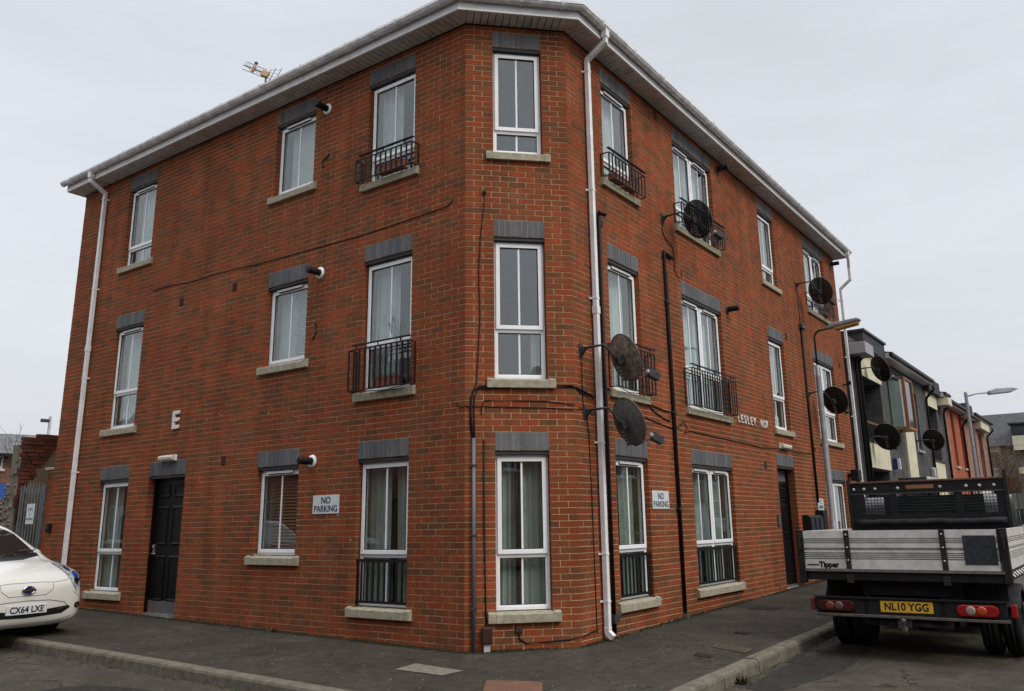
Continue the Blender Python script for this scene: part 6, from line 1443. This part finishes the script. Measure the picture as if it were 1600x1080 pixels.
mb = MB(); mb.quad([FB(-6.2, .3, 2.78), FB(9.2, .3, 2.78), FB(9.2, -4, 5.02), FB(-6.2, -4, 5.02)], uvs=[(0, 0), (15, 0), (15, 5), (0, 5)]); mb.quad([FB(-6.2, -8.3, 2.78), FB(9.2, -8.3, 2.78), FB(9.2, -4, 5.02), FB(-6.2, -4, 5.02)], uvs=[(0, 0), (15, 0), (15, 5), (0, 5)]); link('roof', mb.mesh('roof', SLATE, recalc=False), fb)
for (a0, a1) in ((-1.3, -.3), (1.6, 2.9)):
    wn = win_simple(fb, a0, a1, 1.55, 2.46, d=-.02, fr=FB, bars=2, fm=mat('pale_frame', (.25, .26, .24), .6)); bxp('cream_panel', fb, CREAM, a0-.05, a1+.05, .0, .04, 2.48, 2.8, fr=FB); bxp('cream_panel', fb, CREAM, a0-.1, a1+.1, .0, .04, .95, 1.46, fr=FB)
bxp('dormer', fb, ROOFD, .42, 2.2, -2.0, .25, 2.5, 3.95, fr=FB); bxp('dormer_roof', fb, DKM, .30, 2.35, -2.2, .4, 3.95, 4.03, fr=FB); bxp('cream_panel', fb, CREAM, .42, 2.2, .251, .29, 2.5, 3.3, fr=FB); bxp('dormer_window', fb, DGL, .55, 2.1, .251, .27, 3.38, 3.8, fr=FB)
bxp('cream_panel', fb, CREAM, .5, 3.0, .0, .05, 1.2, 1.55, fr=FB)
t = thing('garden_fence', 'brown wooden board fence behind the bare shrub at the end of the street', 'fence', tuple(FB(-.2, 2, ZG)))
for k in range(14):
    mb = MB(); a = -1.6+k*.16; mb.box(FB, a, a+.145, 2.0, 2.03+.01*(k % 2), -2.2, 1.0-.02*(k % 3)); obj('board', mb, BRN, t)
mb = MB(); mb.box(FB, -1.6, .64, 1.95, 1.995, .4, .5); obj('rail', mb, BRN, t)
t = thing('bare_shrub', 'large leafless brown shrub in front of the slate-roofed building', 'shrub', tuple(FB(-.2, 3.5, ZG)))
rr = random.Random(11); mb = twigs(FB(-.1, 3.6, -2.2), 3.6, 9, rr, .05, .55, 1.0, 4); obj('trunk', mb, mat('shrub_bark', (.085, .055, .038), .9), t)
mb = MB()
for k in range(2600):
    u = Vector((rr.gauss(0, .50), rr.gauss(0, .6), rr.gauss(0, .55)))
    if u.length > 1.25: u *= 1.2/u.length
    c = FB(-.15, 3.6, 1.75)+u+Vector((0, 0, 0)); d = Vector((rr.uniform(-1, 1), rr.uniform(-1, 1), rr.uniform(-.2, 1.2))).normalized()*rr.uniform(.1, .3); w_ = d.cross(Vector((rr.uniform(-1, 1), rr.uniform(-1, 1), .3))).normalized()*.008
    mb.quad([c-w_, c+w_, c+d])
link('crown', mb.mesh('crown', mat('shrub_twigs', (.13, .075, .045), .9, noise=.3), recalc=False), t, stuff=True)

# ---------------------------------------------------------------- left end: pier, palisade gate, ruined wall, houses beyond
t = thing('garden_wall', 'low red brick pier with a stone cap joined to the left end of the building', 'wall', tuple(PL(9.95, 0, -2.33)))
mb = MB()
k = 0; z = -2.4
mb.box(PL, 9.868, 10.045, -.95, -.012, -2.5, .035); bk = obj('wall', mb, MORT, t)
while z < .0:
    z1 = z+.065; mb = MB(); mb.box(PL, 9.866, 10.055, -.95, -.004, z, min(z1, .035)); obj('brick', mb, BRK, t); z += .075
mb = MB(); mb.box(PL, 9.865, 10.12, -1.0, .05, .036, .085); obj('coping_stone', mb, CONC, t, bev=.01)
PAL = mat('palisade_steel', (.13, .14, .145), .5, metal=.3, noise=.35, nscale=10)
t = thing('palisade_gate', 'grey steel palisade gate beside the left end of the red building', 'gate', tuple(PL(10.55, 0, -2.33)))
for a in (10.10, 10.98):
    mb = MB(); mb.box(PL, a-.03, a+.03, -.03, .03, -2.35, -.22); obj('post', mb, PAL, t)
for z in (-.36, -1.9):
    mb = MB(); mb.box(PL, 10.131, 10.949, -.02, .02, z, z+.05); obj('rail', mb, PAL, t)
for k in range(7):
    a = 10.19+k*.115; mb = MB()
    mb.prism(lambda x, b_, c: PL(x, b_, c), [(a-.024, -2.25), (a+.024, -2.25), (a+.024, -.28), (a+.012, -.20), (a, -.17), (a-.012, -.20), (a-.024, -.28)], .021, .027); obj('pale', mb, PAL, t)
mb = MB(); mb.tube([PL(10.9, .03, -1.30), PL(10.9, .07, -1.30), PL(10.82, .07, -1.30)], .012, 6); obj('latch', mb, PAL, t)
t = thing('sign', 'small white notice fixed to the grey palisade gate', 'sign', tuple(PL(10.5, .03, -.9)))
mb = MB(); mb.box(PL, 10.36, 10.66, .030, .035, -.93, -.56); obj('board', mb, SIGNW, t)
text_obj('lettering', 'CALL', .075, PL, 10.51, .036, -.66, SIGNK, t, depth=.0005, bold=.001, flip=-1); text_obj('lettering', '0', .06, PL, 10.51, .036, -.75, SIGNK, t, depth=.0005, flip=-1); text_obj('lettering', 'NO ENTRY', .055, PL, 10.51, .036, -.84, SIGNK, t, depth=.0005, bold=.001, flip=-1)
# ruined wall
REND = mat('old_render', (.20, .155, .10), .95, col2=(.11, .09, .06), nscale=2.5, bump=.6, bscale=18)
RUB_ = mat('rubble_stone', (.22, .185, .135), .95, col2=(.10, .085, .065), nscale=5, bump=1.0, bscale=12)
OLDB = brick_mat('old_brick', [(0, (.13, .04, .025)), (.5, (.09, .034, .024)), (1, (.055, .028, .022))])
t = thing('ruined_wall', 'ragged remnant of an old brick wall with tan render behind the palisade gate', 'wall', tuple(PL(11.3, -.3, -2.3)))
FS = lambda a, b_, c: PL(11.2-b_, -a, c)          # a: depth behind the frontage, b: towards the building
mb = MB(); mb.prism(FS, [(0, -2.4), (5, -2.4), (5, .86), (.8, .86), (.64, .74), (.30, .70), (.12, .62), (0, .60)], -.42, -.03); obj('wall_core', mb, REND, t)
mb = MB(); prof = [(.12, -2.4), (5, -2.4), (5, .70), (.66, .62), (.52, .50), (.40, .38), (.33, .24), (.22, .02), (.15, -.15), (.12, -.4)]; mb.prism(FS, prof, -.029, .02); obj('render_coat', mb, REND, t)
rr = random.Random(4); z = -.9; nb = 0
while z < .80:
    a = 0.0-rr.uniform(0, .04)
    lim = .12+max(0, (z+.2))*.62 if z < .55 else .9+(z-.55)*3
    while a < min(lim, 1.3):
        w_ = rr.uniform(.10, .225); pz = rr.uniform(-.01, .025)
        if z < .70+rr.uniform(-.05, .08) or a > .25:
            mb = MB(); f3 = lambda x, y, c: FS(x, y, c); mb.box(f3, a, min(a+w_-.01, lim+.05), -.06, .022+pz+.01, z, z+.065, rnd=rr.random()); obj('brick', mb, OLDB, t); nb += 1
        a += w_
    z += .075
# broken face towards the street
mb = MB(); pts = [(11.205, -2.4), (11.205, .60), (11.32, .57), (11.46, .29), (11.55, .05), (11.66, -.26), (11.72, -.56), (11.95, -.95), (12.3, -1.3), (12.5, -2.4)]
mb.prism(lambda a, b_, c: PL(a, b_, c), pts, -.5, .02); o = obj('rubble_core', mb, RUB_, t)
for k in range(120):
    a = rr.uniform(11.24, 12.0); z = rr.uniform(-2.2, .55)
    if z > .62-(a-11.1)*1.35: continue
    r = rr.uniform(.03, .08); mb = MB(); n = 7; c = PL(a, .02, z); ex = PL(1, 0, 0)-PL(0, 0, 0); eo = PL(0, 1, 0)-PL(0, 0, 0)
    ring = [c+ex*math.cos(2*math.pi*i/n)*r*rr.uniform(.7, 1.2)+Vector((0, 0, 1))*math.sin(2*math.pi*i/n)*r*.6*rr.uniform(.7, 1.2) for i in range(n)]
    tp = c+eo*rr.uniform(.0, .02)
    for i in range(n): mb.quad([ring[i], ring[(i+1) % n], tp.lerp(ring[(i+1) % n], .45)+eo*.02, tp.lerp(ring[i], .45)+eo*.02], smooth=False)
    mb.quad([tp.lerp(q, .45)+eo*.02 for q in ring]); obj('stone', mb, RUB_, t)
# far house on the left
ang = math.radians(-31); HF = Vector((math.sin(ang), math.cos(ang), 0)); HR = Vector((HF.y, -HF.x, 0)); HO = Vector((-13.4, 20.9, 0))
LH = lambda a, b_, c: HO+HR*a-HF*b_+Vector((0, 0, c+Z0))
t = thing('brick_house', 'distant red brick house with a grey slate roof behind the ruined wall', 'house', tuple(LH(0, 0, -2.3)))
HBK = far_brick('house_brick', (.20, .065, .04), (.15, .055, .035), (.25, .2, .16))
wallseg('wall', t, HBK, -6, 3.5, -2.3, 1.52, holes=[(-.55, -.15, 1.0, 1.44, .1), (-.6, -.1, -.6, .45, .1)], fr=LH)
win_simple(t, -.55, -.15, 1.0, 1.44, fr=LH, d=.06, fm=UPVC); win_simple(t, -.6, -.1, -.6, .45, fr=LH, d=.06, fm=UPVC)
mb = MB(); mb.quad([LH(-6.2, .25, 1.50), LH(3.7, .25, 1.50), LH(3.7, -2.6, 2.42), LH(-6.2, -2.6, 2.42)], uvs=[(0, 0), (9.9, 0), (9.9, 3), (0, 3)]); mb.quad([LH(-6.2, -6.2, 1.50), LH(3.7, -6.2, 1.50), LH(3.7, -2.6, 2.42), LH(-6.2, -2.6, 2.42)]); link('roof', mb.mesh('roof', far_brick('grey_slate', (.10, .10, .105), (.13, .128, .13), (.05, .05, .05), w=.25, h=.18, ms=.02), recalc=False), t)
mb = MB(); mb.box(LH, -6.2, 3.7, .26, .34, 1.40, 1.49); obj('gutter', mb, BLK, t)
t = thing('blue_hoarding', 'small bright blue board low behind the white car at the left edge', 'board', tuple(LH(-1, 1, -.2))); mb = MB(); mb.box(LH, -1.6, .0, 1.0, 1.05, -.05, .48); mb.box(LH, -1.5, -1.4, .9, .99, -2.3, -.05); mb.box(LH, -.2, -.1, .9, .99, -2.3, -.05); obj('board', mb, mat('board_blue', (.02, .08, .32), .5), t)
t = thing('street_lamp', 'distant short street lamp rising behind the ruined wall on the left', 'street lamp', (-12.9, 22.6, Z0-2.3))
mb = MB(); mb.tube([Vector((-12.9, 22.6, Z0-2.3)), Vector((-12.9, 22.6, Z0+2.98))], .05, 8); obj('column', mb, GALV, t)
mb = MB(); mb.box(lambda a, b_, c: Vector((-12.9, 22.6, Z0))+HR*a-HF*b_+Vector((0, 0, c)), -.30, .0, -.05, .05, 2.76, 2.88); obj('lamp_head', mb, DKM, t, bev=.02)
t = thing('bare_tree', 'slender leafless tree in front of the distant slate roof on the left', 'tree', tuple(LH(.05, 3, -2.3)))
obj('trunk', twigs(LH(.35, 3.2, -2.2), 4.4, 2, random.Random(21), .05, .25, 1.4, 4), TWIG, t)
# ---------------------------------------------------------------- houses over the road (behind the camera; seen in the panes)
def opp(fr, s0, s1, o_, k, lab):
    fo = lambda a, b_, c: fr(a, o_-b_, c)
    t = thing('terraced_house', lab, 'house', tuple(fo((s0+s1)/2, 0, -2.4)), 'terraced houses across the two streets')
    L_ = s1-s0; hs = [(s0+.8, s0+1.7, -2.4, -.2, .15), (s0+2.3, s0+4.0, -1.5, -.1, .12), (s0+.8, s0+1.7, .9, 2.3, .12), (s0+2.5, s0+3.8, .9, 2.3, .12)]
    wallseg('wall', t, HBK, s0, s1, -2.5, 3.2, holes=hs, fr=fo, dep=-5)
    for h in hs[1:]: win_simple(t, *h[:4], fr=fo, fm=UPVC)
    mb = MB(); mb.box(fo, s0+.8, s0+1.7, -.12, -.06, -2.4, -.2); obj('door', mb, [DOORM, BRN, SIGNW][k % 3], t)
    mb = MB(); mb.quad([fo(s0, .2, 3.18), fo(s1, .2, 3.18), fo(s1, -2.6, 4.9), fo(s0, -2.6, 4.9)]); mb.quad([fo(s0, -5.2, 3.18), fo(s1, -5.2, 3.18), fo(s1, -2.6, 4.9), fo(s0, -2.6, 4.9)]); link('roof', mb.mesh('roof', ROOFD, recalc=False), t)
    mb = MB(); mb.box(fo, s0, s0+.7, -2.9, -2.3, 4.4, 5.7); obj('chimney', mb, HBK, t)
    return t
def copy_tree(o, parent=None):
    c = o.copy(); COL.objects.link(c)
    if parent is not None: c.parent = parent; c.matrix_parent_inverse = o.matrix_parent_inverse.copy()
    for ch in [q for q in bpy.data.objects if q.parent == o]: copy_tree(ch, c)
    return c
for fr, o_, s0, n0, n1, nm in ((PL, 11.5, 1.5, -5, 6, 'left'), (PR, 12.5, 2.0, 0, 9, 'right')):
    base = opp(fr, s0, s0+4.79, o_, 1 if nm == 'left' else 2, 'red brick terraced house in the row over the %s street, behind the viewer' % nm)
    base['group'] = 'terraced houses over the %s street' % nm
    for k in range(n0, n1):
        if k == 0: continue
        c = copy_tree(base); d = fr(4.8*k, 0, 0)-fr(0, 0, 0); c.matrix_basis = Matrix.Translation(d) @ c.matrix_basis
# ---------------------------------------------------------------- moss, weeds, grit
rr = random.Random(9); mb = MB(); MOSS = mat('moss', (.022, .024, .009), .95, col2=(.011, .010, .007), nscale=30)
def blob(c, r, mb):
    n = 5; top = c+Vector((0, 0, r*.7)); ring = [c+Vector((math.cos(2*math.pi*i/n+r*90)*r*rr.uniform(.6, 1.3), math.sin(2*math.pi*i/n+r*90)*r*rr.uniform(.6, 1.3), 0)) for i in range(n)]
    for i in range(n): mb.quad([ring[i], ring[(i+1) % n], top])
for k in range(9000):
    w = rr.choice('LLLRRC'); fr = FR[w]; s = rr.uniform(0, {'L': 9.8, 'R': 12.5, 'C': WC}[w]); dens = .5+.5*math.sin(s*2.1+(0 if w == 'L' else 2))*math.sin(s*.7+1)
    if rr.random() > dens: continue
    o_ = abs(rr.gauss(0, .04))+.004; p = fr(s, o_, 0); p.z = Gz(p.x, p.y)+Z0; blob(p, rr.uniform(.006, .028)*(1.3 if o_ < .03 else .7), mb)
for k in range(700):
    u = rr.random(); p = PR(rr.uniform(-.2, 9), KR+.03+abs(rr.gauss(0, .03)), 0) if u < .6 else PL(rr.uniform(0, 7), KL+.02+abs(rr.gauss(0, .03)), 0); p.z = Gz(p.x, p.y)+Z0-KERB; blob(p, rr.uniform(.004, .013), mb)
o = link('moss', mb.mesh('moss', MOSS, recalc=False)); tag(o, 'dark moss and dirt along the feet of the walls and the kerbs', 'moss'); o['kind'] = 'stuff'
mb = MB()
for k in range(900):
    x, y = rr.uniform(-6, 6), rr.uniform(-4, 3); sl = (-x-y)*H; sr = ((x-WC)-y)*H
    if max(sl, sr, -y) < .03: continue
    inside = sl < KL-.2 and sr < KR-.2
    if not inside and not (sl > KL+.05 or sr > KR+.05): continue
    p = Vector((x, y, Gz(x, y)+Z0-(0 if inside else KERB))); r = rr.uniform(.002, .006); mb.quad([p+Vector((r, 0, 0)), p+Vector((0, r, r)), p+Vector((-r, 0, 0)), p+Vector((0, -r, r*.3))])
o = link('grit', mb.mesh('grit', mat('pale_grit', (.34, .32, .28), .9), recalc=False)); tag(o, 'pale scattered grit and chips on pavement and road', 'grit'); o['kind'] = 'stuff'
def weed(x, y, road, lab, sz=.10, n=26, seed=1, col=(.05, .05, .02)):
    rr = random.Random(seed); z = Gz(x, y)+Z0-(KERB if road else 0); t = thing('weed', lab, 'weed', (x, y, z)); mb = MB()
    for k in range(n):
        d = Vector((rr.gauss(0, .5), rr.gauss(0, .5), rr.uniform(.3, 1))).normalized()*rr.uniform(.4, 1)*sz; c = Vector((x+rr.gauss(0, sz*.3), y+rr.gauss(0, sz*.3), z)); s_ = d.cross(Vector((0, 0, 1))).normalized()*sz*.09; m_ = c+d*.55
        mb.quad([c, m_+s_, c+d, m_-s_])
    link('leaves', mb.mesh('leaves', mat('weed_'+str(seed), col, .85, noise=.4, nscale=60), recalc=False), t, stuff=True)
weed(2.50, -1.78, True, 'small tuft of weeds in the gutter where two kerb stones meet', .11, 60, 1)
p = PL(3.28, .05, 0); weed(p.x, p.y, False, 'clump of dead leaves against the left front below the blind window', .07, 70, 2, (.10, .08, .05))
p = PL(6.75, .05, 0); weed(p.x, p.y, False, 'few dead leaves at the left foot of the black door', .05, 40, 3, (.12, .10, .08))
weed(-2.28, -.98, True, 'tiny green weed at the left-hand kerb near the bottom of the view', .05, 22, 4, (.05, .07, .015))
